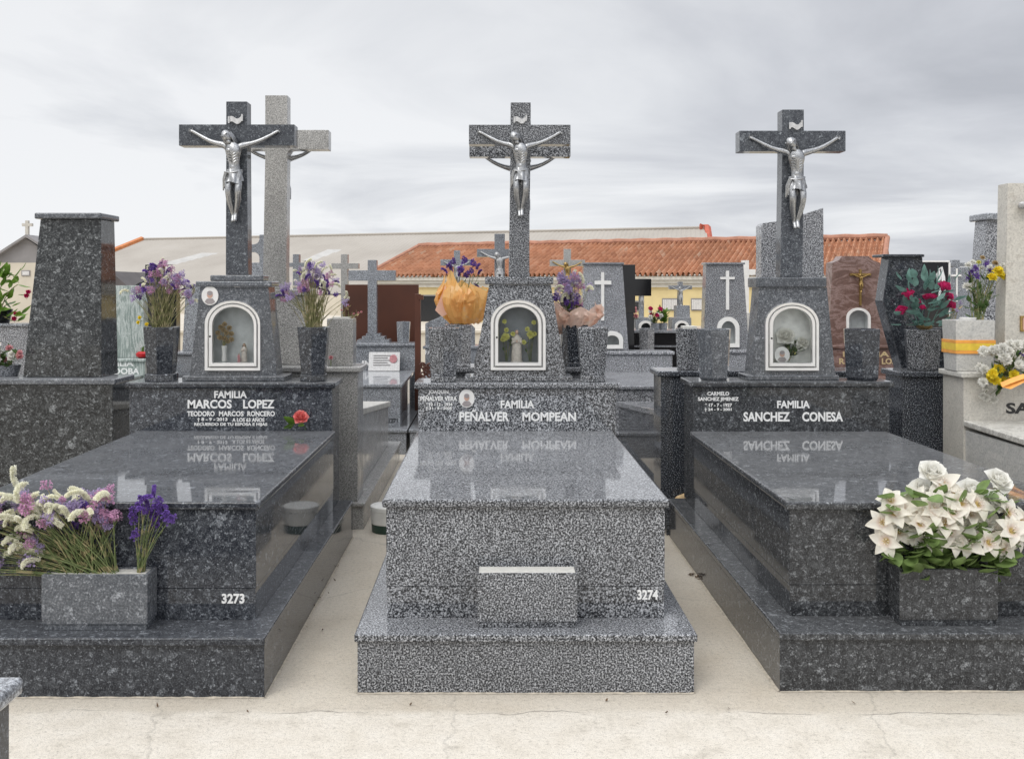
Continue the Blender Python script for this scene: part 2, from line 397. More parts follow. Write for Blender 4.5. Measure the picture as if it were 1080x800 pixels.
def mat_film(name, col, a=0.65):
    m, nt, b = new_mat(name)
    co = coords(nt)
    n = nd(nt, 'TexNoise', Scale=14.0, Detail=3.0); nt.links.new(co, n.inputs['Vector'])
    r = ramp(nt, n.outputs['Fac'], [(0.35, [c * 0.93 for c in col]), (0.60, col), (0.85, (0.93, 0.82, 0.66))])
    nt.links.new(r.outputs[0], b.inputs['Base Color'])
    b.inputs['Roughness'].default_value = 0.22
    tl = nt.nodes.new('ShaderNodeBsdfTranslucent'); nt.links.new(r.outputs[0], tl.inputs[0])
    ms = nt.nodes.new('ShaderNodeMixShader'); ms.inputs[0].default_value = 0.55
    nt.links.new(b.outputs[0], ms.inputs[1]); nt.links.new(tl.outputs[0], ms.inputs[2])
    nt.links.new(ms.outputs[0], [x for x in nt.nodes if x.type == 'OUTPUT_MATERIAL'][0].inputs[0])
    return m
M['film_orange'] = mat_film('orange_florist_wrap', (0.97, 0.62, 0.24))
M['film_peach'] = mat_film('peach_florist_wrap', (0.93, 0.70, 0.58))

def mat_marble(name, base, vein, scale=6, stretch=(1, 1, 1), rot=(0, 0, 0), rough=0.25, thr=0.55):
    m, nt, b = new_mat(name)
    co = coords(nt, stretch, rot)
    n = nd(nt, 'TexNoise', Scale=scale, Detail=6.0, Roughness=0.65, Distortion=1.2); nt.links.new(co, n.inputs['Vector'])
    r = ramp(nt, n.outputs['Fac'], [(0.30, [c * 0.8 for c in base]), (thr - 0.08, base), (thr, vein), (thr + 0.07, base), (0.85, [c * 1.12 for c in base])])
    c2 = coords(nt)
    n2 = nd(nt, 'TexNoise', Scale=90.0, Detail=3.0); nt.links.new(c2, n2.inputs['Vector'])
    r2 = ramp(nt, n2.outputs['Fac'], [(0.35, 0.82), (0.5, 1.0), (0.7, 1.08)])
    nt.links.new(mix(nt, r.outputs[0], r2.outputs[0], 1.0, 'MULTIPLY'), b.inputs['Base Color'])
    b.inputs['Roughness'].default_value = rough
    return m
M['brown_marble'] = mat_marble('brown_veined_marble', (0.16, 0.095, 0.078), (0.28, 0.19, 0.17), 4, (1, 1, 2.2), (0, 0.7, 0))
M['green_marble'] = mat_marble('green_grey_streaked_marble', (0.25, 0.30, 0.28), (0.52, 0.56, 0.54), 9, (2.4, 1, 0.35), (0, 0.1, 0), 0.3)
M['ivory'] = mat_marble('ivory_limestone', (0.56, 0.535, 0.48), (0.44, 0.41, 0.36), 10, (1, 1, 1), (0, 0, 0), 0.4, 0.66)
M['white_marble'] = mat_marble('white_grey_marble', (0.55, 0.54, 0.51), (0.47, 0.465, 0.445), 4, (1, 1, 1.4), (0, 0.5, 0), 0.25)
M['slab_white'] = mat_marble('pale_worn_marble_slab', (0.60, 0.585, 0.54), (0.40, 0.385, 0.35), 8, (1, 1, 1), (0, 0, 0), 0.4)

def mat_ground():
    m, nt, b = new_mat('beige_concrete')
    co = coords(nt)
    sep = nt.nodes.new('ShaderNodeSeparateXYZ'); nt.links.new(co, sep.inputs[0])
    n1 = nd(nt, 'TexNoise', Scale=1.6, Detail=6.0, Roughness=0.6); nt.links.new(co, n1.inputs['Vector'])
    n2 = nd(nt, 'TexNoise', Scale=55.0, Detail=4.0, Roughness=0.7); nt.links.new(co, n2.inputs['Vector'])
    n3 = nd(nt, 'TexNoise', Scale=8.0, Detail=5.0, Roughness=0.6); nt.links.new(co, n3.inputs['Vector'])
    trowel = ramp(nt, n1.outputs['Fac'], [(0.30, (0.50, 0.44, 0.355)), (0.5, (0.58, 0.525, 0.44)), (0.72, (0.62, 0.57, 0.49))])
    rough_c = ramp(nt, n3.outputs['Fac'], [(0.25, (0.58, 0.53, 0.45)), (0.5, (0.66, 0.61, 0.53)), (0.75, (0.70, 0.655, 0.58))])
    # the coarser lighter apron starts along a wandering line in front of the graves
    wob = nd(nt, 'TexNoise', Scale=3.0, Detail=4.0); nt.links.new(co, wob.inputs['Vector'])
    edge = math_n(nt, 'MULTIPLY_ADD', wob.outputs['Fac'], 0.16, sep.outputs['Y'])
    fac = ramp(nt, math_n(nt, 'MULTIPLY_ADD', edge, 1.0, -3.0), [(0.685, 1.0), (0.735, 0.0)])
    c = mix(nt, trowel.outputs[0], rough_c.outputs[0], fac.outputs[0])
    # crack along that seam and fine specks
    crack = ramp(nt, math_n(nt, 'MULTIPLY_ADD', edge, 1.0, -3.0), [(0.700, 1.0), (0.705, 0.25), (0.710, 1.0)])
    ck = nd(nt, 'TexNoise', Scale=2.2, Detail=2.0); nt.links.new(co, ck.inputs['Vector'])
    ckf = ramp(nt, ck.outputs['Fac'], [(0.48, 0.0), (0.56, 0.9)])
    c = mix(nt, c, mix(nt, c, crack.outputs[0], 1.0, 'MULTIPLY'), ckf.outputs[0])
    sp = ramp(nt, n2.outputs['Fac'], [(0.26, 0.48), (0.37, 0.88), (0.5, 1.0), (0.7, 1.06)])
    n5 = nd(nt, 'TexNoise', Scale=210.0, Detail=2.0); nt.links.new(co, n5.inputs['Vector'])
    gr_ = ramp(nt, n5.outputs['Fac'], [(0.30, 0.58), (0.42, 0.95), (0.65, 1.05)])
    c = mix(nt, c, gr_.outputs[0], 1.0, 'MULTIPLY')
    c = mix(nt, c, sp.outputs[0], 1.0, 'MULTIPLY')
    # hairline cracks across the alleys
    v = nt.nodes.new('ShaderNodeTexVoronoi'); v.feature = 'DISTANCE_TO_EDGE'; v.inputs['Scale'].default_value = 0.55
    wv = nt.nodes.new('ShaderNodeVectorMath'); wv.operation = 'MULTIPLY_ADD'; nt.links.new(n3.outputs['Color'], wv.inputs[0]); wv.inputs[1].default_value = (0.12, 0.12, 0.12); nt.links.new(co, wv.inputs[2])
    nt.links.new(wv.outputs[0], v.inputs['Vector'])
    vr = ramp(nt, v.outputs['Distance'], [(0.0, 0.55), (0.004, 1.0)])
    c = mix(nt, c, vr.outputs[0], 0.45, 'MULTIPLY')
    st = nd(nt, 'TexNoise', Scale=4.0, Detail=6.0, Roughness=0.75); nt.links.new(co, st.inputs['Vector'])
    sr = ramp(nt, st.outputs['Fac'], [(0.30, 0.86), (0.44, 1.0)])
    c = mix(nt, c, sr.outputs[0], 1.0, 'MULTIPLY')
    nt.links.new(c, b.inputs['Base Color'])
    b.inputs['Roughness'].default_value = 0.9
    h = math_n(nt, 'ADD', n2.outputs['Fac'], math_n(nt, 'MULTIPLY', n3.outputs['Fac'], 0.8))
    bump(nt, b, math_n(nt, 'ADD', h, math_n(nt, 'MULTIPLY', n5.outputs['Fac'], 0.3)), 0.5, 0.014)
    return m
M['ground'] = mat_ground()

def mat_tiles():
    m, nt, b = new_mat('terracotta_barrel_tiles')
    t = nt.nodes.new('ShaderNodeUVMap')
    s = nt.nodes.new('ShaderNodeSeparateXYZ'); nt.links.new(t.outputs[0], s.inputs[0])
    cx = math_n(nt, 'FLOOR', s.outputs[0]); cy = math_n(nt, 'FLOOR', s.outputs[1])
    cmb = nt.nodes.new('ShaderNodeCombineXYZ'); nt.links.new(cx, cmb.inputs[0]); nt.links.new(cy, cmb.inputs[1])
    w = nt.nodes.new('ShaderNodeTexWhiteNoise'); nt.links.new(cmb.outputs[0], w.inputs['Vector'])
    r = ramp(nt, w.outputs['Value'], [(0.0, (0.33, 0.145, 0.078)), (0.3, (0.39, 0.178, 0.095)), (0.7, (0.43, 0.20, 0.11)), (0.93, (0.46, 0.235, 0.14)), (1.0, (0.44, 0.28, 0.19))])
    co = coords(nt)
    n = nd(nt, 'TexNoise', Scale=0.8, Detail=6.0, Roughness=0.7); nt.links.new(co, n.inputs['Vector'])
    r2 = ramp(nt, n.outputs['Fac'], [(0.3, 0.75), (0.6, 1.05)])
    nt.links.new(mix(nt, r.outputs[0], r2.outputs[0], 1.0, 'MULTIPLY'), b.inputs['Base Color'])
    b.inputs['Roughness'].default_value = 0.85
    return m
M['tiles'] = mat_tiles()

def mat_shed():
    m, nt, b = new_mat('beige_corrugated_roof')
    co = coords(nt)
    n = nd(nt, 'TexNoise', Scale=0.25, Detail=7.0, Roughness=0.65); nt.links.new(co, n.inputs['Vector'])
    r = ramp(nt, n.outputs['Fac'], [(0.3, (0.31, 0.28, 0.245)), (0.55, (0.365, 0.335, 0.295)), (0.8, (0.40, 0.37, 0.33))])
    nt.links.new(r.outputs[0], b.inputs['Base Color']); b.inputs['Roughness'].default_value = 0.85
    return m
M['shed'] = mat_shed()

# ---------------------------------------------------------------- lettering
_tc = {}
def text_verts(s):
    if s in _tc: return _tc[s]
    cu = bpy.data.curves.new('lettering_curve', 'FONT')
    cu.body = s; cu.extrude = 0.05; cu.offset = 0.032; cu.resolution_u = 3
    o = bpy.data.objects.new('lettering_source', cu); COL.objects.link(o)
    dg = bpy.context.evaluated_depsgraph_get()
    me = bpy.data.meshes.new_from_object(o.evaluated_get(dg))
    COL.objects.unlink(o); bpy.data.objects.remove(o); bpy.data.curves.remove(cu)
    _tc[s] = me
    return me
def lettering(lines, Y, mat, parent, proud=0.003, name='lettering', measure_Y=None):
    """lines: (text, left, right, top, bottom) in photo pixels on the stone face at depth Y"""
    for s, l, r, t, b in lines:
        mb = MB(); me = text_verts(s)
        xs = [v.co.x for v in me.vertices]; ys = [v.co.y for v in me.vertices]
        x0, x1, y0, y1 = min(xs), max(xs), min(ys), max(ys)
        X0, X1, Z0, Z1 = X_(l, Y), X_(r, Y), Z_(b, Y), Z_(t, Y)
        n0 = len(mb.bm.verts)
        mb.bm.from_mesh(me); mb.bm.verts.ensure_lookup_table()
        for v in mb.bm.verts[n0:]:
            c = v.co
            v.co = (X0 + (c.x - x0) / (x1 - x0) * (X1 - X0), Y - (proud if c.z > 0 else -0.001), Z0 + (c.y - y0) / (y1 - y0) * (Z1 - Z0))
        mb.build(name, mat, parent, smooth=False)
# ---------------------------------------------------------------- cast figure for the crosses (unit = 1 px of the photo's crosses, about 5.7 mm)
def skin_mesh(name, pts, edges, mat, levels=2, root=0):
    me = bpy.data.meshes.new(name)
    me.from_pydata([p[:3] for p in pts], edges, [])
    o = bpy.data.objects.new(name, me); COL.objects.link(o)
    sk = o.modifiers.new('skin', 'SKIN'); sk.use_smooth_shade = True; sk.branch_smoothing = 0.4
    for i, p in enumerate(pts):
        r = p[3]; d = me.skin_vertices[0].data[i]
        d.radius = r if hasattr(r, '__len__') else (r, r)
        d.use_root = (i == root)
    ss = o.modifiers.new('sub', 'SUBSURF'); ss.levels = levels; ss.render_levels = levels
    dg = bpy.context.evaluated_depsgraph_get()
    out = bpy.data.meshes.new_from_object(o.evaluated_get(dg))
    COL.objects.unlink(o); bpy.data.objects.remove(o); bpy.data.meshes.remove(me)
    out.materials.clear(); out.materials.append(mat)
    return out

def make_corpus(mat):
    # x right, z up, -y towards the viewer; origin on the cross face at the height of the hands
    p = [
        (0.5, -7.8, -45, (6.6, 4.8)), (0.3, -8.2, -36, (6.2, 4.4)), (-0.3, -9.8, -26, (8.6, 5.8)), (-0.5, -9.2, -18, (8.8, 5.4)), (-2.6, -10.8, -11, 3.4),
        (10.5, -7.0, -14.5, 3.9), (25, -6.2, -10.2, 2.5), (37.5, -3.8, -3.4, 1.8), (43.5, -2.4, 0.4, 1.9),
        (-11.5, -7.0, -14.0, 3.9), (-26, -6.2, -9.8, 2.5), (-38.5, -3.8, -2.8, 1.8), (-45, -2.4, 0.8, 1.9),
        (-4.3, -8.8, -50, 5.2), (-5.0, -13.4, -63, 3.5), (-4.4, -10.0, -72, 3.5), (-1.6, -5.4, -87, 2.1), (-1.2, -9.0, -95.5, 2.2),
        (5.0, -9.0, -50, 5.2), (5.4, -14.2, -63, 3.5), (4.6, -10.6, -72, 3.5), (1.4, -6.8, -86, 2.1), (1.3, -10.6, -95, 2.2),
        (46.4, -2.2, 1.8, 1.1), (-48.0, -2.2, 2.2, 1.1),
        (-4.9, -11.2, -57, 4.4), (5.4, -11.8, -57, 4.4), (17.5, -6.8, -12.9, 3.0), (-18.5, -6.8, -12.4, 3.0), (31, -5.0, -7.2, 2.4), (-32, -5.0, -6.6, 2.4),
    ]
    e = [(0, 1), (1, 2), (2, 3), (3, 4), (3, 5), (5, 27), (27, 6), (6, 29), (29, 7), (7, 8), (3, 9), (9, 28), (28, 10), (10, 30), (30, 11), (11, 12), (0, 13), (13, 25), (25, 14), (14, 15), (15, 16), (16, 17), (0, 18), (18, 26), (26, 19), (19, 20), (20, 21), (21, 22), (8, 23), (12, 24)]
    body = skin_mesh('corpus_body', p, e, mat)
    mb = MB(); mb.add_mesh(body)
    # fingers
    for s, hx, hz in ((1, 44.5, 0.8), (-1, -46, 1.2)):
        for k in range(4):
            a = R(-30 + 26 * k)
            mb.tube([(hx, -2.2, hz), (hx + s * 2.0 * math.cos(a), -3.0, hz + 2.0 * math.sin(a)), (hx + s * (3.4 - abs(k - 1.5) * .3) * math.cos(a), -4.2, hz + 3.2 * math.sin(a))], [0.62, 0.55, 0.3], 5)
        mb.tube([(hx - s * 1.5, -2.6, hz + 0.5), (hx - s * 0.6, -3.6, hz + 2.8)], [0.6, 0.35], 5)
    # head bowed to the viewer's left, with brow, nose, beard and long hair
    rot = Euler((R(28), R(-24), R(-18)))
    hc = Vector((-6.4, -12.6, -6.6)); Mh = Matrix.Translation(hc) @ rot.to_matrix().to_4x4()
    def hb(c, r, sc=(1, 1, 1), sub=2):
        bmesh.ops.create_icosphere(mb.bm, subdivisions=sub, radius=1, matrix=Mh @ Matrix.Translation(c) @ Matrix.Diagonal((sc[0] * r, sc[1] * r, sc[2] * r, 1)))
    hb((0, 0, 0), 5.8, (0.82, 0.95, 1.12), 3)
    hb((0, -4.4, -0.6), 1.1, (0.62, 1.0, 1.7))         # nose
    hb((0, -3.9, 1.9), 3.2, (1.0, 0.5, 0.32))          # brow
    hb((0, -3.0, -5.0), 2.9, (0.9, 0.9, 1.25))         # beard
    hb((0, -4.3, -2.9), 1.3, (1.3, 0.6, 0.4))          # moustache and lips
    hb((0, 1.2, 1.2), 6.1, (0.92, 0.95, 1.0), 3)       # hair cap
    for s in (-1, 1):
        hb((s * 1.9, -4.2, 0.7), 0.8, (1.1, 0.7, 0.6))
        for k in range(4):
            x = s * (4.1 + 0.25 * k); y = -1.2 + 1.4 * k
            pts = [Mh @ Vector((x, y, 2.5)), Mh @ Vector((x * 1.12, y + .5, -2.5)), Mh @ Vector((x * 1.05, y + .8, -7.5)), Mh @ Vector((x * .8, y, -11))]
            mb.tube(pts, [1.1, 1.3, 1.2, .4], 6)
    for k in range(16):                                # plaited crown
        a0, a1 = 2 * math.pi * k / 16, 2 * math.pi * (k + 1.6) / 16
        mb.tube([Mh @ Vector((4.9 * math.cos(a), 5.4 * math.sin(a) + .3, 3.0 + .5 * math.sin(k * 2.1) + z)) for a, z in ((a0, 0), ((a0 + a1) / 2, .6), (a1, 0))], .55, 5)
    # ribs, belly and knee caps as low relief
    for k in range(4):
        for s in (-1, 1):
            z = -23.5 - 2.7 * k
            mb.tube([(-.3 + s * 0.9, -15.7 + .35 * k, z - 1.1 - .3 * k), (-.3 + s * 3.4, -15.3 + .35 * k, z), (-.3 + s * 6.6, -12.6 + .2 * k, z + .9)], [.35, .8, .3], 5)
    hb2 = lambda c, r, sc: mb.ball(c, r, 2, sc)
    hb2((-3.8, -13.4, -20.5), 3.5, (1.1, .6, .75)); hb2((3.2, -13.4, -20.5), 3.5, (1.1, .6, .75))
    hb2((0.3, -11.6, -38), 3.8, (1, .5, 1.1))
    me = mb.mesh('corpus', mat, True, 60)
    # loin cloth with folds
    lc = MB(); n, rows = 40, 9; g = []
    for i in range(rows):
        t = i / (rows - 1); z = -40.0 - 16.0 * t; rr = []
        for k in range(n):
            a = 2 * math.pi * k / n
            fold = 0.6 * math.sin(a * 9 + t * 2.6) * (0.3 + t) + 0.6 * math.sin(a * 5 - t * 5)
            rx = 7.9 + 1.2 * t + fold; ry = 5.8 + 1.4 * t + fold
            dz = 2.6 * t * math.sin(a + 2.4) + 1.8 * t * math.cos(a * 3)
            rr.append(lc.bm.verts.new((0.5 + rx * math.cos(a), -8.2 - 1.8 * t + ry * math.sin(a), z + dz)))
        g.append(rr)
    for a, b in zip(g, g[1:]):
        for k in range(n): lc.bm.faces.new((a[k], b[k], b[(k + 1) % n], a[(k + 1) % n]))
    lc.tube([(8.4, -9, -41), (3.4, -14.2, -43.0), (-2, -14.4, -44.2), (-7.4, -11.4, -43)], [1.0, 1.3, 1.3, 1.0], 8)
    for k in range(3):
        lc.tube([(-6.8 - .5 * k, -12.2, -43), (-9.0 - .6 * k, -11.4 + k * .8, -50), (-9.0 - 1.1 * k, -10.5 + k, -58 - 2 * k)], [1.7, 1.7, .7], 6)
    cl = lc.mesh('loincloth', mat, True, 60)
    return me, cl
CORPUS = {k: make_corpus(M[k]) for k in ('silver', 'silver_bg', 'brass')}
def corpus(parent, loc, s, mat='silver', back=False, flip=False):
    """a cast figure fixed to a cross; loc in world coordinates, s = metres per unit"""
    l = Vector(loc) - WORLD[parent.name]
    rz = math.pi if back else 0
    for name, me in zip(('corpus', 'loincloth'), CORPUS[mat]):
        link(name, me, parent, l, (0, 0, rz), (s, s, s))
def scroll(parent, x, y, z, w, h, mat):
    mb = MB(); n = 10; rows = []
    for i in range(n + 1):
        t = i / n; xx = x + (t - .5) * w; zz = z + .22 * h * math.sin(t * 2 * math.pi + .6) + (t - .5) * h * .25
        rows.append((xx, zz))
    poly = [(a, b - h * .32) for a, b in rows] + [(a, b + h * .32) for a, b in rows[::-1]]
    mb.prism(poly, y - .012, y + .002)
    mb.tube([(rows[0][0], y - .014, rows[0][1] - h * .4), (rows[0][0], y - .014, rows[0][1] + h * .4)], h * .11, 8)
    mb.tube([(rows[-1][0], y - .014, rows[-1][1] - h * .4), (rows[-1][0], y - .014, rows[-1][1] + h * .4)], h * .11, 8)
    sc = mb.build('scroll', M[mat], parent)
    return sc

def cross_poly(sx0, sx1, z0, z1, ax0, ax1, az0, az1, fil=0.0, bx0=None, bx1=None):
    b0 = sx0 if bx0 is None else bx0; b1 = sx1 if bx1 is None else bx1
    def f(cx, cz, a0, a1):
        if fil <= 0: return []
        return [(cx + fil * math.cos(a0 + (a1 - a0) * k / 5), cz + fil * math.sin(a0 + (a1 - a0) * k / 5)) for k in range(6)]
    if fil <= 0:
        return [(b0, z0), (b1, z0), (sx1, az0), (ax1, az0), (ax1, az1), (sx1, az1), (sx1, z1), (sx0, z1), (sx0, az1), (ax0, az1), (ax0, az0), (sx0, az0)]
    h = math.pi / 2
    return ([(b0, z0), (b1, z0)] + f(sx1 + fil, az0 - fil, math.pi, h) + [(ax1, az0), (ax1, az1)] + f(sx1 + fil, az1 + fil, -h, -math.pi) + [(sx1, z1), (sx0, z1)]
            + f(sx0 - fil, az1 + fil, 0, -h) + [(ax0, az1), (ax0, az0)] + f(sx0 - fil, az0 - fil, h, 0))

# ---------------------------------------------------------------- shrine block with an arched niche
def arch(l, r, top, bot, sh, n=14):
    """closed outline, (x, z): bottom left, bottom right, up, elliptical arch, down"""
    cx, a, b = (l + r) / 2, (r - l) / 2, top - sh
    return [(l, bot), (r, bot)] + [(cx + a * math.cos(math.pi * k / n), sh + b * math.sin(math.pi * k / n)) for k in range(n + 1)]
def px_arch(Y, l, r, top, bot, sh): return arch(X_(l, Y), X_(r, Y), Z_(top, Y), Z_(bot, Y), Z_(sh, Y))

def niche_block(name, poly, hole, y0, y1, depth, mat, parent, lining):
    mb = MB(); bm = mb.bm
    o = [bm.verts.new((x, y0, z)) for x, z in poly]; h = [bm.verts.new((x, y0, z)) for x, z in hole]
    es = [bm.edges.new((o[i], o[(i + 1) % len(o)])) for i in range(len(o))] + [bm.edges.new((h[i], h[(i + 1) % len(h)])) for i in range(len(h))]
    bmesh.ops.triangle_fill(bm, use_beauty=True, edges=es)
    ob = [bm.verts.new((x, y1, z)) for x, z in poly]
    bm.faces.new(ob)
    for i in range(len(o)):
        j = (i + 1) % len(o); bm.faces.new((o[i], o[j], ob[j], ob[i]))
    hb = [bm.verts.new((x, y0 + depth, z)) for x, z in hole]
    for i in range(len(h)):
        j = (i + 1) % len(h); bm.faces.new((h[i], h[j], hb[j], hb[i]))
    bm.faces.new(hb)
    bmesh.ops.recalc_face_normals(bm, faces=bm.faces[:])
    # the fill may leave a cap over the hole: drop faces whose corners all lie on the hole's front rim
    hs = set(h)
    bad = [f for f in bm.faces if all(v in hs for v in f.verts)]
    if bad: bmesh.ops.delete(bm, geom=bad, context='FACES_ONLY')
    blk = mb.build(name, M[mat], parent, smooth=False)
    # lining: thin shell inside the recess
    xs = [p[0] for p in hole]; zs = [p[1] for p in hole]; cx, cz = sum((min(xs), max(xs))) / 2, sum((min(zs), max(zs))) / 2
    ins = [(cx + (x - cx) * .985, cz + (z - cz) * .985) for x, z in hole]
    mb = MB(); a = [mb.bm.verts.new((x, y0 + .004, z)) for x, z in ins]; b = [mb.bm.verts.new((x, y0 + depth - .003, z)) for x, z in ins]
    for i in range(len(a)):
        j = (i + 1) % len(a); mb.bm.faces.new((a[i], a[j], b[j], b[i]))
    mb.bm.faces.new(b)
    mb.build('niche_lining', M[lining], blk, smooth=False)
    return blk
def niche_door(Y, y0, out, inn, parent, knob):
    """out, inn: photo pixel boxes (l, r, top, bot, shoulder) of the outer frame and the pane"""
    l, r, t, b, s = out; l2, r2, t2, b2, s2 = inn
    m1 = [(a + (c - a) * .46) for a, c in ((l, l2), (r, r2), (t, t2), (b, b2), (s, s2))]
    m2 = [(a + (c - a) * .50) for a, c in ((l, l2), (r, r2), (t, t2), (b, b2), (s, s2))]
    g = lambda q: px_arch(Y, *q)
    mb = MB(); mb.crest_ring(g(out), g(m1), y0 - .003, y0 - .016, y0 - .006, y0 + .002)
    d = mb.build('niche_door', M['steel'], parent, ang=50)
    mb = MB(); mb.crest_ring(g(m2), g(inn), y0 - .010, y0 - .022, y0 - .012, y0 + .002); mb.build('door_frame', M['steel'], d, ang=50)
    mb = MB(); mb.ring(g(m1), g(m2), y0 - .005, y0 + .001); mb.build('door_gap', M['silver_bg'], d)
    mb = MB(); mb.prism(g(inn), y0 - .010, y0 - .007); mb.build('pane', M['glass'], d, smooth=False)
    mb = MB(); kx, kz = X_(knob[0], Y), Z_(knob[1], Y)
    mb.tube([(kx, y0 - .019, kz), (kx, y0 - .024, kz)], .006, 12); mb.build('lock', M['black'], d)
    return d
def photo_oval(name, px, py, rx, ry, Y, parent, toplevel=None):
    """oval ceramic portrait medallion"""
    k = Y / F; mb = MB()
    c = P(px, py, Y)
    def disc(mb, cx, cz, a, b, y0, y1, n=28):
        mb.prism([(cx + a * math.cos(2 * math.pi * i / n), cz + b * math.sin(2 * math.pi * i / n)) for i in range(n)], y0, y1)
    disc(mb, c.x, c.z, rx * k, ry * k, Y - .008, Y + .001)
    if toplevel:
        o = mb.build(name, M['whiteglaze'], None, origin=c); tag(o, *toplevel); par = o
    else:
        o = mb.build(name, M['whiteglaze'], parent); par = parent
    if par is not None:
        pp = o if toplevel else o
        mb = MB(); disc(mb, c.x, c.z + .10 * ry * k, rx * k * .34, ry * k * .36, Y - .0105, Y - .006); mb.build('portrait_face', M['photo_ink'], pp)
        mb = MB(); mb.prism([(c.x + rx * k * a, c.z + ry * k * b) for a, b in ((-.62, -.62), (-.3, -.86), (.3, -.86), (.62, -.62), (.34, -.30), (-.34, -.30))], Y - .010, Y - .006); mb.build('portrait_shoulders', M['photo_grey'], pp)
        mb = MB(); disc(mb, c.x, c.z + .28 * ry * k, rx * k * .33, ry * k * .24, Y - .0112, Y - .006); mb.build('portrait_hair', M['photo_grey'], pp)
    return o

# ---------------------------------------------------------------- the three big graves
def big_grave(d):
    Y0, Yb, Yh, Yend = d['Y0'], d['Yb'], d['Yh'], d['Yend']
    bx0, bx1, cx0, cx1, hx0, hx1 = d['base'][0], d['base'][1], d['body'][0], d['body'][1], d['head'][0], d['head'][1]
    g = d['mat']; zt = d['top']
    t = thing('granite_grave', d['label'], 'grave', ((bx0 + bx1) / 2, Y0, 0), 'big granite graves with crucifixes')
    ov = d.get('ov', .004)
    MB().box(bx0, bx1, Y0, Yend, -.02, .199, .003).build('base', M[g], t)
    MB().box(bx0 - ov, bx1 + ov, Y0 - .018, Yend + .01, .201, .231, .007, 3).build('base_slab', M[d.get('slabmat', g)], t)
    MB().box(cx0 + .003, cx1 - .003, Yb + .003, Yh + .02, .2315, .356, .002).box(cx0, cx1, Yb, Yh + .02, .3575, zt - .034, .003).build('body', M[g], t)
    MB().box(cx0 - .016, cx1 + .016, Yb - .022, Yh, zt - .033, zt, .012, 4).build('cover_slab', M[d.get('slabmat', g)], t)
    mj = MB(); mr = random.Random(int(bx0 * 1000))
    def bead(a, b, nrm):
        a, b, nrm = Vector(a), Vector(b), Vector(nrm); n = 40; r0 = []
        for i in range(n + 1):
            p = a.lerp(b, i / n); w = .004 + mr.random() * .008; h = .003 + mr.random() * .004
            r0.append([mj.bm.verts.new(p + Vector((0, 0, h))), mj.bm.verts.new(p + nrm * w + Vector((0, 0, .0015)))])
        for u, v in zip(r0, r0[1:]): mj.bm.faces.new((u[0], v[0], v[1], u[1]))
    e = .0005
    bead((bx0, Y0 - e, 0), (bx1, Y0 - e, 0), (0, -1, 0)); bead((bx0 - e, Yend, 0), (bx0 - e, Y0, 0), (-1, 0, 0)); bead((bx1 + e, Y0, 0), (bx1 + e, Yend, 0), (1, 0, 0))
    bmesh.ops.recalc_face_normals(mj.bm, faces=mj.bm.faces[:]); mj.build('mortar_joint', M['mortar'], t, smooth=False)
    hs = MB().box(hx0, hx1, Yh, Yh + .275, .2315, .952, .003).build('headstone', M[d.get('headmat', g)], t)
    MB().box(hx0 - .022, hx1 + .022, Yh - .022, Yh + .295, .953, .987, .011, 4).build('headstone_cap', M[d.get('slabmat', g)], hs)
    lettering(d['text'], Yh, M['letter'], hs)
    lettering([d['num']], Yb + .003, M['letter'], t, name='grave_number')
    if d.get('oval_head'): photo_oval('portrait_medallion', *d['oval_head'], Yh, hs)
    # shrine
    s = d['shrine']; Ys = s['Y']; g2 = d.get('shrinemat', g)
    zb, ztop = .987, Z_(s['top'], Ys)
    l0, r0, l1, r1 = s['bot_l'], s['bot_r'], s['top_l'], s['top_r']
    MB().box(X_(s['plinth'][0], Ys), X_(s['plinth'][1], Ys), Ys - .022, Ys + .20, .987, 1.018, .006, 3).build('shrine_plinth', M[g2], t)
    poly = [(X_(l0, Ys), 1.018), (X_(r0, Ys), 1.018), (X_(r1, Ys), ztop), (X_(l1, Ys), ztop)]
    hole = px_arch(Ys, *[a + (c - a) * .35 for a, c in zip(s['out'], s['inn'])])
    blk = niche_block('shrine', poly, hole, Ys, Ys + .17, .085, g2, t, s['lining'])
    niche_door(Ys, Ys, s['out'], s['inn'], blk, s['knob'])
    zc1 = Z_(s['cap'][2], Ys)
    MB().box(X_(s['cap'][0], Ys), X_(s['cap'][1], Ys), Ys - .018, Ys + .19, ztop + .001, zc1, .008, 3).build('shrine_cap', M[g2], t)
    zc = zc1
    if s.get('step'):
        zc = Z_(s['step'][2], Ys)
        MB().box(X_(s['step'][0], Ys), X_(s['step'][1], Ys), Ys + .01, Ys + .165, zc1 + .001, zc, .008, 3).build('shrine_step', M[g2], t)
    if s.get('oval'): photo_oval('portrait_medallion', *s['oval'], Ys, blk)
    # cross
    c = d['cross']; Yc = Ys + .035; g3 = d.get('crossmat', g2)
    a = c['arms']
    poly = cross_poly(X_(c['sh'][0], Yc), X_(c['sh'][1], Yc), zc + .001, Z_(c['top'], Yc), X_(a[0], Yc), X_(a[1], Yc), Z_(a[3], Yc), Z_(a[2], Yc), 0, X_(c['foot'][0], Yc), X_(c['foot'][1], Yc))
    cr = MB().prism(poly, Yc, Yc + .105, .004, 2).build('cross', M[g3], t)
    k = Yc / F * c.get('cs', 1)
    corpus(cr, (X_(c['fig'][0], Yc), Yc, Z_(c['fig'][1], Yc)), k)
    sx0, sx1, sy0, sy1 = c['scroll']
    scroll(cr, (X_(sx0, Yc) + X_(sx1, Yc)) / 2, Yc, Z_((sy0 + sy1) / 2, Yc), (sx1 - sx0) * Yc / F, (sy1 - sy0) * Yc / F * .85, 'scroll_metal')
    return t

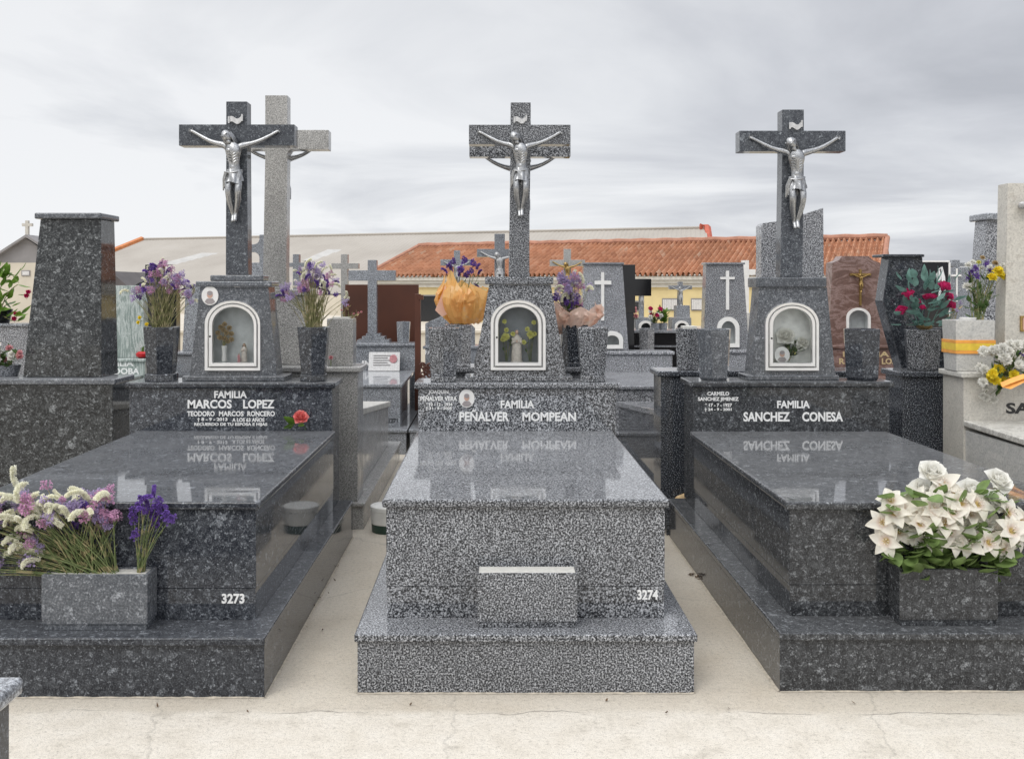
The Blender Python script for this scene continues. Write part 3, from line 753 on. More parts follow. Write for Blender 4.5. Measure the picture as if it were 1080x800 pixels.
big_grave(dict(label='dark granite grave numbered 3273 with the Marcos Lopez headstone and a portrait medallion', mat='lark', crossmat='crossdark', shrinemat='lark_shrine',
    Y0=3.754, Yb=3.94, Yh=5.854, Yend=6.15, base=(-2.139, -.855), body=(-2.065, -.9306), head=(X_(136.5, 5.854), X_(350, 5.854)), top=.7025,
    text=[('FAMILIA', 226, 260.5, 412, 419.6), ('MARCOS', 198, 244.5, 421.3, 430.6), ('LOPEZ', 256.5, 289.5, 421.3, 430.6), ('TEODORO', 197.5, 226.5, 433.3, 438.7), ('MARCOS', 231, 257, 433.3, 438.7), ('RONCERO', 261, 290, 433.3, 438.7),
          ('† 8 - 9 - 2013', 208, 240, 440.2, 444.6), ('A LOS 63 AÑOS', 245, 279, 439.6, 444.6), ('RECUERDO DE TU ESPOSA E HIJAS', 205, 282, 445.6, 449.6)],
    num=('3273', 234, 258, 625.5, 636),
    shrine=dict(Y=5.93, plinth=(193, 301), bot_l=200, bot_r=292, top_l=211, top_r=283, top=302.5, cap=(207, 287, 296.5), step=(221, 277, 290), out=(216, 275.5, 316.5, 391, 341.5), inn=(225.5, 268, 324, 382, 343), knob=(222.5, 354.5), lining='niche_grey', oval=(221.8, 311.8, 8.8, 10)),
    cross=dict(sh=(238.4, 260.5), foot=(238, 261.5), top=107, arms=(188.5, 310.5, 131.2, 153.6), fig=(249, 139.8), scroll=(242, 256, 121.5, 132))))
big_grave(dict(label='grey speckled granite grave numbered 3274 with the Peñalver Mompean headstone', mat='gran',
    Y0=3.794, Yb=3.966, Yh=5.83, Yend=6.12, base=(-.510, .774), body=(-.418, .692), head=(X_(441, 5.83), X_(650, 5.83)), top=.706, ov=.010,
    text=[('FAMILIA', 528, 563.5, 422, 430.3), ('PEÑALVER', 484.5, 537, 431.8, 444), ('MOMPEAN', 551, 607.5, 434.4, 444),
          ('JOAQUIN', 452, 473, 411, 416), ('PEÑALVER VERA', 443.3, 482, 416.6, 422.6), ('* 10 - 12 - 1934', 449, 477, 424.3, 428), ('† 31 - 8 - 2005', 449, 476.5, 428.8, 432.6)],
    num=('3274', 672, 694, 621.5, 632), oval_head=(492.3, 419.8, 8.2, 9.8),
    shrine=dict(Y=5.91, plinth=(490, 604), bot_l=499, bot_r=597, top_l=516, top_r=581, top=300, cap=(511.5, 583.5, 292), out=(517, 576, 316, 390.5, 340), inn=(526, 567, 324, 381.5, 342), knob=(524, 355.5), lining='niche_dark'),
    cross=dict(sh=(538.5, 559.8), foot=(536.5, 557.5), top=108, arms=(494.5, 601.8, 131.5, 152), fig=(549, 141), scroll=(542.5, 555, 122, 131.5), cs=.93)))
big_grave(dict(label='dark granite grave with the Sanchez Conesa headstone, white flowers on its step', mat='lark_r', crossmat='crossdark', shrinemat='lark_shrine',
    Y0=3.811, Yb=3.985, Yh=5.91, Yend=6.20, base=(1.105, 2.389), body=(1.1945, 2.33), head=(X_(731, 5.91), X_(938, 5.91)), top=.692,
    text=[('FAMILIA', 819.5, 854, 422.3, 430.2), ('SANCHEZ', 784, 833, 434.2, 444.3), ('CONESA', 846, 889, 434.2, 444.3),
          ('CARMELO', 746, 769, 412.8, 417), ('SANCHEZ JIMENEZ', 736, 779, 418.6, 423.6), ('* 17 - 7 - 1927', 743.5, 772, 425, 428.8), ('† 24 - 9 - 2001', 743, 771.5, 430, 433.8)],
    num=('3275', 1110, 1134, 622, 633),
    shrine=dict(Y=5.98, plinth=(787, 884), bot_l=793, bot_r=881, top_l=801, top_r=872, top=303, cap=(797, 871, 292.5), out=(806, 863.5, 318.6, 391, 341), inn=(815, 855, 325.5, 382, 343), knob=(812.8, 356.5), lining='niche_white'),
    cross=dict(sh=(825, 848), foot=(823, 846.5), top=115.5, arms=(780, 892, 137.8, 159.6), fig=(837.5, 147), scroll=(832.5, 845, 128, 138))))

# ---------------------------------------------------------------- generic graves behind
def front_grave(label, x0, x1, Yf, Ys, Yhd, zt, zh, mat, text=None, textmat='letter', slab=None, group='graves in the row behind, facing the viewer', base=True):
    """grave facing the viewer: base, body, cover slab from Ys back to the headstone at Yhd"""
    t = thing('granite_grave', label, 'grave', ((x0 + x1) / 2, Yf, 0), group)
    w = .07
    MB().box(x0, x1, Yf, Yhd + .35, -.02, .20, .004).box(x0 - .01, x1 + .01, Yf - .015, Yhd + .36, .201, .232, .008, 3).build('base', M[mat], t)
    MB().box(x0 + w, x1 - w, Ys + .02, Yhd + .02, .233, zt - .035, .004).build('body', M[mat], t)
    MB().box(x0 + w - .02, x1 - w + .02, Ys, Yhd, zt - .034, zt, .010, 3).build('cover_slab', M[slab or mat], t)
    h = MB().box(x0 + .03, x1 - .03, Yhd, Yhd + .30, .233, zh - .035, .004).build('headstone', M[mat], t)
    MB().box(x0 + .005, x1 - .005, Yhd - .022, Yhd + .32, zh - .034, zh, .010, 3).build('headstone_cap', M[mat], h)
    if text: lettering(text, Yhd, M[textmat], h)
    return t, h
def back_grave(label, x0, x1, Yf, zh, mat, slab=None, z_near=.73, z_far=.55, length=2.0, group='graves backing on to the big ones', capmat=None, hx=None):
    """grave seen from behind: its headstone first, the body sloping away from us"""
    t = thing('granite_grave', label, 'grave', ((x0 + x1) / 2, Yf, 0), group)
    MB().box(x0, x1, Yf, Yf + length + .5, -.02, .145, .004).box(x0 - .012, x1 + .012, Yf - .02, Yf + length + .52, .146, .172, .008, 3).build('base', M[mat], t)
    b = .08; ya, yb = Yf + .30, Yf + length + .3
    MB().hexa([(x0 + b, ya, .173), (x1 - b, ya, .173), (x1 - b, yb, .173), (x0 + b, yb, .173), (x0 + b, ya, z_near - .045), (x1 - b, ya, z_near - .045), (x1 - b, yb, z_far - .045), (x0 + b, yb, z_far - .045)], .004).build('body', M[mat], t)
    MB().hexa([(x0 + b - .02, ya, z_near - .044), (x1 - b + .02, ya, z_near - .044), (x1 - b + .02, yb + .02, z_far - .044), (x0 + b - .02, yb + .02, z_far - .044), (x0 + b - .02, ya, z_near), (x1 - b + .02, ya, z_near), (x1 - b + .02, yb + .02, z_far), (x0 + b - .02, yb + .02, z_far)], .008, 3).build('cover_slab', M[slab or mat], t)
    u0, u1 = hx if hx else (x0 + .03, x1 - .03)
    h = MB().box(u0, u1, Yf + .02, Yf + .30, .173, zh - .037, .004).build('headstone', M[mat], t)
    MB().box(u0 - .025, u1 + .025, Yf, Yf + .32, zh - .036, zh, .010, 3).build('headstone_cap', M[capmat or mat], h)
    return t, h
def stele(parent, corners, Y, th, mat, name='stele', r=.006):
    """corners: photo pixels of the outline"""
    return MB().prism([(X_(a, Y), Z_(b, Y)) for a, b in corners], Y, Y + th, r).build(name, M[mat], parent)
# ---------------------------------------------------------------- flowers
def align(d, roll=0.0):
    return Vector(d).to_track_quat('Z', 'Y').to_matrix().to_4x4() @ Matrix.Rotation(roll, 4, 'Z')
def floret(mb, c, d, r, rng, n=5):
    """a tiny funnel flower"""
    Mx = Matrix.Translation(c) @ align(d, rng.uniform(0, 6.28))
    v0 = mb.bm.verts.new(Mx @ Vector((0, 0, -r * .9)))
    vs = []
    for k in range(n):
        a = 2 * math.pi * k / n
        vs.append((mb.bm.verts.new(Mx @ Vector((r * math.cos(a), r * math.sin(a), r * rng.uniform(.1, .5)))), mb.bm.verts.new(Mx @ Vector((r * .55 * math.cos(a + math.pi / n), r * .55 * math.sin(a + math.pi / n), 0)))))
    for k in range(n):
        a, b = vs[k]; c2 = vs[(k + 1) % n][0]
        mb.bm.faces.new((v0, a, b)); mb.bm.faces.new((v0, b, c2))
def make_finger(seed, mat, L=.066, n=130, r=.0054):
    """curved one-sided spike packed with papery florets (statice)"""
    rng = random.Random(seed); mb = MB(); bend = rng.uniform(1.2, 2.4)
    def arcp(t): a = bend * t; return Vector((L / bend * (1 - math.cos(a)), 0, L / bend * math.sin(a))), Vector((math.sin(a), 0, math.cos(a)))
    mb.tube([arcp(k / 8)[0] for k in range(9)], [.0026] * 8 + [.001], 6)
    for i in range(n):
        t = (i + rng.random()) / n
        p, tg = arcp(t); a = rng.uniform(-2.3, 2.3)
        nrm = Vector((-tg.z, 0, tg.x)); bi = Vector((0, 1, 0))
        d = nrm * math.cos(a) + bi * math.sin(a)
        floret(mb, p + d * .0058, d + tg * .4, r * rng.uniform(.7, 1.1), rng, 4)
    return mb.mesh('blossom_spike', mat, False)
def make_cluster(seed, mat, rad=.026, n=48, r=.0046):
    rng = random.Random(seed); mb = MB()
    for i in range(n):
        z = rng.uniform(-.2, 1); a = rng.uniform(0, 6.28); q = math.sqrt(max(0, 1 - z * z))
        d = Vector((q * math.cos(a), q * math.sin(a), z)); p = Vector((d.x * rad * 1.0, d.y * rad * .8, d.z * rad * 1.5)) * rng.uniform(.6, 1.05)
        floret(mb, p, d + Vector((0, 0, .6)), r * rng.uniform(.7, 1.25), rng, 5)
        if i % 3 == 0: mb.tube([(0, 0, -.012), p * .6, p], .0007, 4, False)
    return mb.mesh('blossom_cluster', mat, False)
SPR = {'white': [make_finger(s, M['f_white']) for s in range(4)], 'pink': [make_cluster(10 + s, M['f_pink']) for s in range(3)],
       'lilac': [make_cluster(20 + s, M['f_lilac']) for s in range(3)], 'purple': [make_cluster(30 + s, M['f_purple'], .019, 50, .0050) for s in range(3)],
       'purplespike': [make_finger(40 + s, M['f_purple'], .045, 80, .0046) for s in range(2)]}
def make_lily(seed):
    rng = random.Random(seed); mb = MB()
    for k in range(6):
        Mx = Matrix.Rotation(k * math.pi / 3 + rng.uniform(-.08, .08), 4, 'Z') @ Matrix.Translation((.004, 0, .002 * (k % 2))) @ Matrix.Rotation(R(-38 + rng.uniform(-14, 12)), 4, 'Y')
        mb.petal(Mx, .066 * rng.uniform(.88, 1.08), .038 if k % 2 else .031, cup=.35 + rng.uniform(-.15, .2), bend=-1.0 + rng.uniform(-.45, .35), tip=.70, nu=8, nv=6, base=.24, wave=.026, rng=rng)
    for k in range(6):
        a = k * 1.05 + .4
        mb.tube([(0, 0, .004), (.006 * math.cos(a), .006 * math.sin(a), .026), (.011 * math.cos(a), .011 * math.sin(a), .036)], [.0008, .0008, .0019], 5)
    mb.lathe([(.001, -.02), (.005, -.004), (.006, .006)], n=8)
    return mb.mesh('lily', M['lily'], True, 80)
def make_rose(seed, mat, R0=.040, n=22, openness=1.0):
    rng = random.Random(seed); mb = MB()
    for i in range(n):
        t = i / (n - 1); a = i * 2.399
        rr = R0 * (.06 + .42 * t); tilt = R(-86 + 62 * t * openness)
        Mx = Matrix.Rotation(a, 4, 'Z') @ Matrix.Translation((rr, 0, -.010 + .006 * (1 - t))) @ Matrix.Rotation(tilt, 4, 'Y') @ Matrix.Translation((0, 0, 0))
        mb.petal(Mx, R0 * (.75 + .35 * t), R0 * (.55 + .75 * t), cup=.55 * (1 - .4 * t), bend=.9 - 1.7 * t * openness, tip=.55, nu=5, nv=6, base=.55, wave=.03, rng=rng)
    mb.lathe([(.001, -.022), (R0 * .3, -.016), (R0 * .5, -.006), (R0 * .2, .004)], n=10)
    return mb.mesh('rose', mat, True, 80)
def make_carnation(seed, mat, R0=.022, n=34):
    rng = random.Random(seed); mb = MB()
    for i in range(n):
        t = i / (n - 1); a = i * 2.399
        Mx = Matrix.Rotation(a, 4, 'Z') @ Matrix.Rotation(R(-85 + 80 * t), 4, 'Y')
        mb.petal(Mx, R0 * rng.uniform(.85, 1.1), R0 * .75, cup=.3, bend=-.4, tip=.5, nu=3, nv=4, base=.3, wave=.10, rng=rng)
    return mb.mesh('bloom', mat, True, 80)
def make_leafm(seed, mat, L=.06, W=.035):
    rng = random.Random(seed); mb = MB()
    mb.petal(Matrix(), L, W, cup=.35, bend=rng.uniform(.4, .9), tip=.75, nu=6, nv=4, base=.08, wave=.015, rng=rng)
    return mb.mesh('leaf', mat, True, 80)
LILY = [make_lily(s) for s in range(8)]
ROSEW = [make_rose(s, M['f_pale'], .036) for s in range(3)]
ROSEC = make_rose(7, M['f_coral'], .036)
BUDM = [make_rose(8 + s, M['f_magenta'], .025, 14, .38) for s in range(2)]
CARN_Y = [make_carnation(s, M['f_yellow']) for s in range(2)]
CARN_W = [make_carnation(5 + s, M['f_pale'], .024) for s in range(2)]
CARN_P = [make_carnation(9 + s, M['f_rosepink'], .024) for s in range(2)]
CARN_PY = [make_carnation(12 + s, M['f_paleyellow'], .022) for s in range(2)]
CARN_G = [make_carnation(15 + s, M['f_gold'], .020) for s in range(2)]
def put(parent, name, me, p, d, s=1.0, roll=0.0):
    """p, d in the bouquet's own frame"""
    o = bpy.data.objects.new(name, me); COL.objects.link(o); o.parent = parent
    Mx = align(d, roll); o.rotation_euler = Mx.to_euler(); o.location = p; o.scale = (s, s, s)
    WORLD[o.name] = WORLD[parent.name]
    return o
def bezier(a, b, c, n=6): return [a * (1 - t) ** 2 + b * 2 * t * (1 - t) + c * t * t for t in [k / n for k in range(n + 1)]]

def bouquet(label, loc, heads, seed, stem_mat='stem', stem_r=.0018, foot_r=.03, foot_ry=.03, name='flower_bouquet', group=None, leaves=0, leaf_mat='leaf', leaf_size=.05, extra_stems=0, cat='bouquet', low=0.0):
    """heads: list of (mesh, name, position, direction, scale); positions relative to loc"""
    rng = random.Random(seed)
    t = thing(name, label, cat, loc, group)
    mb = MB()
    tops = []
    for me, nm, p, d, s in heads:
        p = Vector(p); d = Vector(d).normalized()
        f = Vector((rng.uniform(-1, 1) * foot_r, rng.uniform(-1, 1) * min(foot_r * .6, foot_ry), low - .05)); tops.append((p, f))
        mid = (f + p) / 2 + Vector((0, 0, .18 * p.length)) * .35 - d * .1 * p.length
        mid = f + (p - f) * .55 + Vector(((f.x - p.x) * .22, (f.y - p.y) * .22, .05 * p.length))
        mb.tube(bezier(f, mid, p - d * .004, 6), [stem_r * 1.2] * 4 + [stem_r * .9, stem_r * .8, stem_r * .5], 5, False)
        put(t, nm, me, p, d, s, rng.uniform(0, 6.28))
    for i in range(extra_stems):
        p, f = rng.choice(tops); q = p * rng.uniform(.6, .98) + Vector((rng.uniform(-.02, .02), rng.uniform(-.02, .02), 0))
        f = Vector((rng.uniform(-1, 1) * foot_r, rng.uniform(-1, 1) * min(foot_r * .6, foot_ry), low - .05))
        mb.tube(bezier(f, f + (q - f) * .5 + Vector((0, 0, .02)), q, 5), [stem_r, stem_r, stem_r * .8, stem_r * .7, stem_r * .6, stem_r * .4], 4, False)
        for k in range(3):   # side twigs
            b = f + (q - f) * rng.uniform(.6, .95); e = b + Vector((rng.uniform(-.022, .022), rng.uniform(-.02, .02), rng.uniform(.01, .035)))
            mb.tube([b, e], [stem_r * .5, stem_r * .3], 4, False)
    mb.bm.verts.ensure_lookup_table()
    link('stems', mb.mesh('stems', M[stem_mat], True, 80), t)
    if leaves:
        mb = MB()
        for i in range(leaves):
            p, f = rng.choice(tops); b = f + (p - f) * rng.uniform(.25, .9)
            a = rng.uniform(0, 6.28); Mx = Matrix.Translation(b) @ Matrix.Rotation(a, 4, 'Z') @ Matrix.Rotation(R(rng.uniform(-60, 10)), 4, 'Y')
            mb.petal(Mx, leaf_size * rng.uniform(.7, 1.2), leaf_size * rng.uniform(.3, .5), cup=.3, bend=rng.uniform(.2, .9), tip=.7, nu=5, nv=2, base=.1)
        link('leaves', mb.mesh('leaves', M[leaf_mat], True, 80), t)
    return t
def statice_heads(rng, n, spread, h0, h1, mix_, depth=.6, sc=1.0, cx=0.0):
    out = []
    for i in range(n):
        x = rng.gauss(0, .5) * spread; y = rng.uniform(-1, 1) * spread * depth * .6
        x = max(-spread, min(spread, x)); z = h0 + (h1 - h0) * (1 - (abs(x) / spread) ** 1.5 * .6) * rng.uniform(.38, 1.0)
        k = rng.choices(list(mix_), list(mix_.values()))[0]; me = rng.choice(SPR[k])
        d = Vector((x * 1.8 / spread, y / spread * 1.2 - .15, 1.5)) + Vector((rng.uniform(-.5, .5), rng.uniform(-.5, .5), 0))
        out.append((me, 'blossom', (x + cx, y, z), d, sc * rng.uniform(.8, 1.15)))
    return out

# ---------------------------------------------------------------- vases and planters
def vase(label, l, r, top, lb, rb, bot, Y, mat, plinth=None, n=6, rot=None, group='granite flower vases', name='granite_vase', cham=0.0, depthk=1.0, zbase=None):
    """hexagonal vase; left/right at the rim and at the foot in photo pixels, Y = its middle"""
    k = Y / F; cx = X_((l + r) / 2, Y); zt = Z_(top, Y); zb = Z_(bot, Y) if zbase is None else zbase
    rot = (math.pi / 6 if n == 6 else math.pi / n) if rot is None else rot
    wmax = max(abs(math.cos(rot + 2 * math.pi * i / n)) for i in range(n))
    Rt, Rb = (r - l) / 2 * k / wmax, (rb - lb) / 2 * k / wmax
    t = thing(name, label, 'vase', (cx, Y, zb), group)
    mb = MB(); pz = 0.0
    if plinth:
        pl, ph = plinth; pz = ph * k
        rp = pl / 2 * k / wmax
        MB().lathe([(rp * .97, zb), (rp, zb + .004), (rp, zb + pz - .004), (rp * .97, zb + pz)], (cx, Y, 0), n, rot).build('plinth', M[mat], t, smooth=False)
    wall = Rt * .78
    prof = [(Rb * .97, zb + pz + .001), (Rb, zb + pz + .004)]
    if cham: prof = [(Rb * (1 - cham), zb + pz + .001), (Rb, zb + pz + Rb * cham * 1.6)]
    prof += [(Rt * .985, zt - .003), (Rt * .96, zt), (wall + .003, zt), (wall, zt - .004), (wall * .9, zt - .06)]
    mb.lathe(prof, (cx, Y, 0), n, rot)
    ed = [e for e in mb.bm.edges if len(e.link_faces) == 2 and e.calc_face_angle(0) > .3 and abs(e.verts[0].co.z - e.verts[1].co.z) > .05]
    bmesh.ops.bevel(mb.bm, geom=ed, offset=.0035, segments=2, profile=.5, affect='EDGES', clamp_overlap=True)
    mb.build('bowl', M[mat], t, smooth=True, ang=25)
    MB().lathe([(wall * .93, zt - .052), (wall * .92, zt - .046)], (cx, Y, 0), n, rot).build('soil_fill', M['soil'], t, smooth=False)
    return t, Vector((cx, Y, zt))
def planter(label, l, r, top, bot, y0, y1, zb, mat, fill='foam', rim=.014):
    x0, x1, zt = X_(l, y0), X_(r, y0), Z_(top, y0)
    t = thing('granite_planter', label, 'planter', ((x0 + x1) / 2, y0, zb), 'box planters on the grave steps')
    MB().box(x0 + .006, x1 - .006, y0 + .005, y1 - .004, zb + .0005, zb + .022, .002).build('foot', M[mat], t)
    z0 = zb + .0225; w = rim
    mb = MB()
    o = [(x0, y0), (x1, y0), (x1, y1), (x0, y1)]; i_ = [(x0 + w, y0 + w), (x1 - w, y0 + w), (x1 - w, y1 - w), (x0 + w, y1 - w)]
    bm = mb.bm; V = lambda p, z: bm.verts.new((p[0], p[1], z))
    a = [V(p, z0) for p in o]; b = [V(p, zt) for p in o]; c = [V(p, zt) for p in i_]; d = [V(p, z0 + .01) for p in i_]
    fs = [bm.faces.new(a[::-1])]
    oute = []
    for k in range(4):
        j = (k + 1) % 4
        fs += [bm.faces.new((a[k], a[j], b[j], b[k])), bm.faces.new((b[k], b[j], c[j], c[k])), bm.faces.new((c[k], c[j], d[j], d[k]))]
    fs.append(bm.faces.new(d))
    ed = [e for e in bm.edges if all(v in set(a + b) for v in e.verts)]
    bmesh.ops.bevel(bm, geom=ed, offset=.004, segments=2, profile=.6, affect='EDGES', clamp_overlap=True)
    mb.build('box', M[mat], t)
    MB().box(x0 + w + .001, x1 - w - .001, y0 + w + .001, y1 - w - .001, z0 + .012, zt - .004 if fill == 'foam' else zt - .015, .002).build('filling', M[fill], t)
    return t, Vector(((x0 + x1) / 2, (y0 + y1) / 2, zt))

capz = .987
vase_l, vl = vase('dark granite hexagonal vase left of the Marcos Lopez arched niche', 154, 187, 344.5, 158, 184, 402, 5.95, 'lark', (30, 8), zbase=capz)
vase_r, vr = vase('dark granite hexagonal vase right of the Marcos Lopez arched niche', 315, 347, 344.5, 319, 343, 402, 5.95, 'lark', (26, 7), zbase=capz)
vc_l = vase('empty grey speckled vase left of the Peñalver niche, before the orange wrap', 452, 484, 345.5, 454.5, 481, 402, 5.92, 'gran', (27, 6), zbase=capz)
vc_r = vase('empty grey speckled vase right of the Peñalver niche, before the peach wrap', 608.5, 641, 345, 612.5, 637, 402, 5.92, 'gran', (26, 7), zbase=capz)
vr_l = vase('empty wide dark vase left of the Sanchez niche with the white flowers in it', 734, 772, 346.5, 738, 770, 402, 6.0, 'lark_shrine', None, 6, R(12), cham=.12, zbase=capz)
vr_r = vase('empty wide black flecked vase right of the Sanchez niche, before the brown marble', 888.5, 929, 346.5, 891, 927, 402, 6.0, 'lark', None, 6, R(12), cham=.12, zbase=capz)
rng = random.Random(5)
bouquet('mixed mauve and white dried flowers in the vase left of the Marcos Lopez niche', vl, statice_heads(random.Random(3), 84, .185, .10, .385, {'lilac': 5, 'purple': 1, 'white': 3, 'pink': 3, 'purplespike': 2}, .6, .95), 3, 'stem_dry', .0017, .045, extra_stems=26, group='flower bunches in the dark hexagonal vases')
bouquet('purple and cream statice in the vase right of the Marcos Lopez niche', vr, statice_heads(random.Random(8), 84, .19, .09, .385, {'lilac': 4, 'purple': 1.5, 'white': 3, 'pink': 4, 'purplespike': 2}, .6, .95), 4, 'stem_dry', .0017, .045, extra_stems=26, group='flower bunches in the dark hexagonal vases')
# loose yellow blooms at the side of the left vase
yl = thing('yellow_flower', 'little yellow flowers drooping beside the dark vase left of the Marcos Lopez niche', 'flower', P(150, 345, 5.98))
mb = MB()
for px, py in ((146, 340), (147.5, 335), (155, 342)):
    p = P(px, py, 5.84) - yl.location; put(yl, 'bloom', CARN_Y[0], p, (-.3, -.8, .4), .62)
    mb.tube(bezier(vl - yl.location + Vector((-.03, -.03, -.02)), vl - yl.location + Vector((-.07, -.05, .07)), p, 5), .0015, 5)
link('stems', mb.mesh('stems', M['stem'], True, 80), yl)

# planters on the steps
pl_l, c_l = planter('grey granite box planter holding mixed purple and white statice', 43.5, 155.5, 606, 665, 3.82, 3.932, .231, 'lark_shrine')
pl_c, c_c = planter('empty grey speckled box planter with a white foam top', 503.5, 609, 604, 655, 3.848, 3.958, .231, 'gran', rim=.004)
pl_r, c_r = planter('black granite box planter holding the white silk flowers', 948.5, 1053, 600, 652, 3.868, 3.978, .231, 'lark_r', 'soil')

# statice in the left planter: leans to the left
rng = random.Random(21); heads = []
kinds = {'white': 16, 'pink': 4, 'lilac': 4, 'purple': 1}
for i in range(98):
    u = rng.random()
    px = -34 + 154 * u + rng.uniform(-5, 5)
    top = 513 + 26 * ((u - .55) / .55) ** 2
    py = top + rng.random() ** 0.9 * (80 if u < .5 else 50)
    if u > .78: py = min(py, 545)
    if py > 556 and u > .5: py = 530 + rng.uniform(0, 22)
    Y = rng.uniform(3.80, 3.93) if py > 527 else rng.uniform(3.82, 4.08)
    kk = dict(kinds)
    if py < 528: kk['white'] = 22
    if py > 555: kk.update(white=4, pink=5, lilac=5, purple=2)
    if u > .85: kk.update(pink=9, white=2)
    k = rng.choices(list(kk), list(kk.values()))[0]
    p = P(px, py, Y) - c_l
    d = Vector((p.x * 1.5 + rng.uniform(-.3, .3), -.22 + rng.uniform(-.3, .3), .38 + rng.uniform(-.15, .2)))
    heads.append((rng.choice(SPR[k]), 'blossom', p, d, rng.uniform(1.2, 1.65) if k == 'white' else rng.uniform(.85, 1.2)))
statice_l = bouquet('big bunch of cream, pink and lilac statice leaning left in the grey box planter', c_l + Vector((.0, 0, 0)), heads, 22, 'stem', .0021, .10, .022, extra_stems=70)
for k, nm, m in (('white', 'cream_florets', 'f_white'), ('pink', 'pink_florets', 'f_pink'), ('lilac', 'lilac_florets', 'f_lilac')):
    mb = MB()
    for i in range(26):   # smaller side sprays filling the bunch
        px = rng.uniform(-30, 118); py = 516 + rng.random() * (68 if px < 55 else 42) + (px < 15) * 8
        p = P(px, py, rng.uniform(3.83, 3.95)) - c_l
        mb.add_mesh(rng.choice(SPR[k]), Matrix.Translation(p) @ align(Vector((p.x * 1.5 + rng.uniform(-.4, .4), -.25 + rng.uniform(-.3, .3), .4)), rng.uniform(0, 6)) @ Matrix.Scale(rng.uniform(.7, 1.0) * (1.25 if k == 'white' else 1), 4))
    o_ = link(nm, mb.mesh(nm, M[m], False), statice_l); o_['kind'] = 'stuff'
heads = []
for px, py in ((149, 529), (155, 533), (161, 524), (166, 530), (171, 536), (175, 545), (162, 545), (164, 552), (141, 548), (140, 541), (152, 541), (168, 541), (142, 565), (158, 538), (179, 549), (147, 535)):
    p = P(px, py, rng.uniform(3.80, 3.93)) - c_l - Vector((.155, 0, 0))
    heads.append((rng.choice(SPR['purple'] + SPR['purplespike']), 'blossom', p, Vector((p.x * 2 + .1, -.2, .5)), rng.uniform(1.0, 1.3)))
bouquet('small sprig of deep purple statice at the right end of the grey box planter', c_l + Vector((.155, 0, 0)), heads, 23, 'stem', .0018, .018, extra_stems=8)

# white silk lilies and roses in the right planter
rng = random.Random(31); heads = []
for px, py in ((984, 498), (1054, 506), (1049, 528), (1037, 546), (1026, 518), (959, 548), (974, 517), (1018, 546)):
    Y = 3.90 if py > 527 else 3.97
    p = P(px, py, Y) - c_r
    heads.append((rng.choice(ROSEW), 'rose', p, Vector((p.x * .8, -.75, .75)), 1.2 * rng.uniform(.95, 1.12)))
for px, py in ((940, 528), (931, 551), (935, 570), (965, 526), (995, 512), (990, 531), (978, 544), (1013, 531), (986, 568), (1007, 568), (1032, 566), (1045, 557), (1057, 577), (1070, 568), (1075, 550), (1006, 522), (1014, 556), (950, 537), (996, 551), (960, 562), (1062, 541), (1030, 532), (943, 541), (969, 536), (984, 538), (1004, 540), (1024, 556), (970, 553), (1000, 560), (1020, 571), (1042, 572), (973, 566), (948, 560), (1066, 560), (1022, 542), (999, 524)):
    Y = 3.83 + .07 * rng.random() if py > 527 else 3.90 + .04 * rng.random()
    p = P(px, py, Y) - c_r
    heads.append((rng.choice(LILY), 'lily', p, Vector((p.x * 1.4 + rng.uniform(-.25, .25), -.85, .42 - (py - 545) * .008 + rng.uniform(-.2, .2))), rng.uniform(.9, 1.12)))
lil = bouquet('dense bunch of white silk lilies and roses in the black granite planter', c_r, heads, 32, 'leaf_lily', .0024, .10, .018, extra_stems=6)
mb = MB(); LR = random.Random(33)
for i in range(190):
    px = LR.uniform(938, 1066); py = LR.uniform(556, 604) if i < 150 else LR.uniform(515, 555)
    if px < 946 or px > 1056: py = min(py, 588)
    p = P(px, py, LR.uniform(3.85, 3.95)) - c_r
    a = math.atan2(-.6 + LR.uniform(-.6, .4), p.x * 3 + LR.uniform(-.7, .7))
    Mx = Matrix.Translation(p) @ Matrix.Rotation(a, 4, 'Z') @ Matrix.Rotation(R(LR.uniform(-50, 40)), 4, 'Y') @ Matrix.Rotation(LR.uniform(-.6, .6), 4, 'X')
    mb.petal(Mx, LR.uniform(.055, .085), LR.uniform(.042, .06), cup=.3, bend=LR.uniform(.2, .9), tip=.72, nu=6, nv=4, base=.1, wave=.012, rng=LR)
link('leaves', mb.mesh('leaves', M['leaf_lily'], True, 80), lil)

# coral rose laid at the foot of the left headstone
rc = thing('coral_rose', 'single coral red silk rose with green leaves propped by the Marcos Lopez inscription', 'flower', P(315, 452.5, 5.80))
o0 = rc.location
put(rc, 'bloom', ROSEC, P(317, 439.5, 5.78) - o0, (.25, -.7, .6), .95)
mb = MB()
mb.tube(bezier(P(315, 442, 5.80) - o0, P(311, 448, 5.78) - o0, P(300, 452, 5.77) - o0, 6), .003, 6)
mb.tube([P(318, 445, 5.80) - o0, P(322, 450, 5.8) - o0, P(322, 453.5, 5.8) - o0], .0025, 6)
link('stem', mb.mesh('stem', M['leaf'], True, 80), rc)
mb = MB()
for (ax, ay), (bx, by) in (((311, 447), (299.5, 441)), ((309, 449), (300, 452)), ((315, 447), (321, 449)), ((310, 448), (306, 453))):
    a, b = P(ax, ay, 5.79) - o0, P(bx, by, 5.765) - o0; d = (b - a)
    Mx = Matrix.Translation(a) @ d.to_track_quat('X', 'Z').to_matrix().to_4x4() @ Matrix.Rotation(R(50), 4, 'X')
    mb.petal(Mx, d.length * 1.1, d.length * .62, cup=.3, bend=.3, tip=.7, nu=6, nv=4, base=.1)
link('leaves', mb.mesh('leaves', M['leaf_bright'], True, 80), rc)

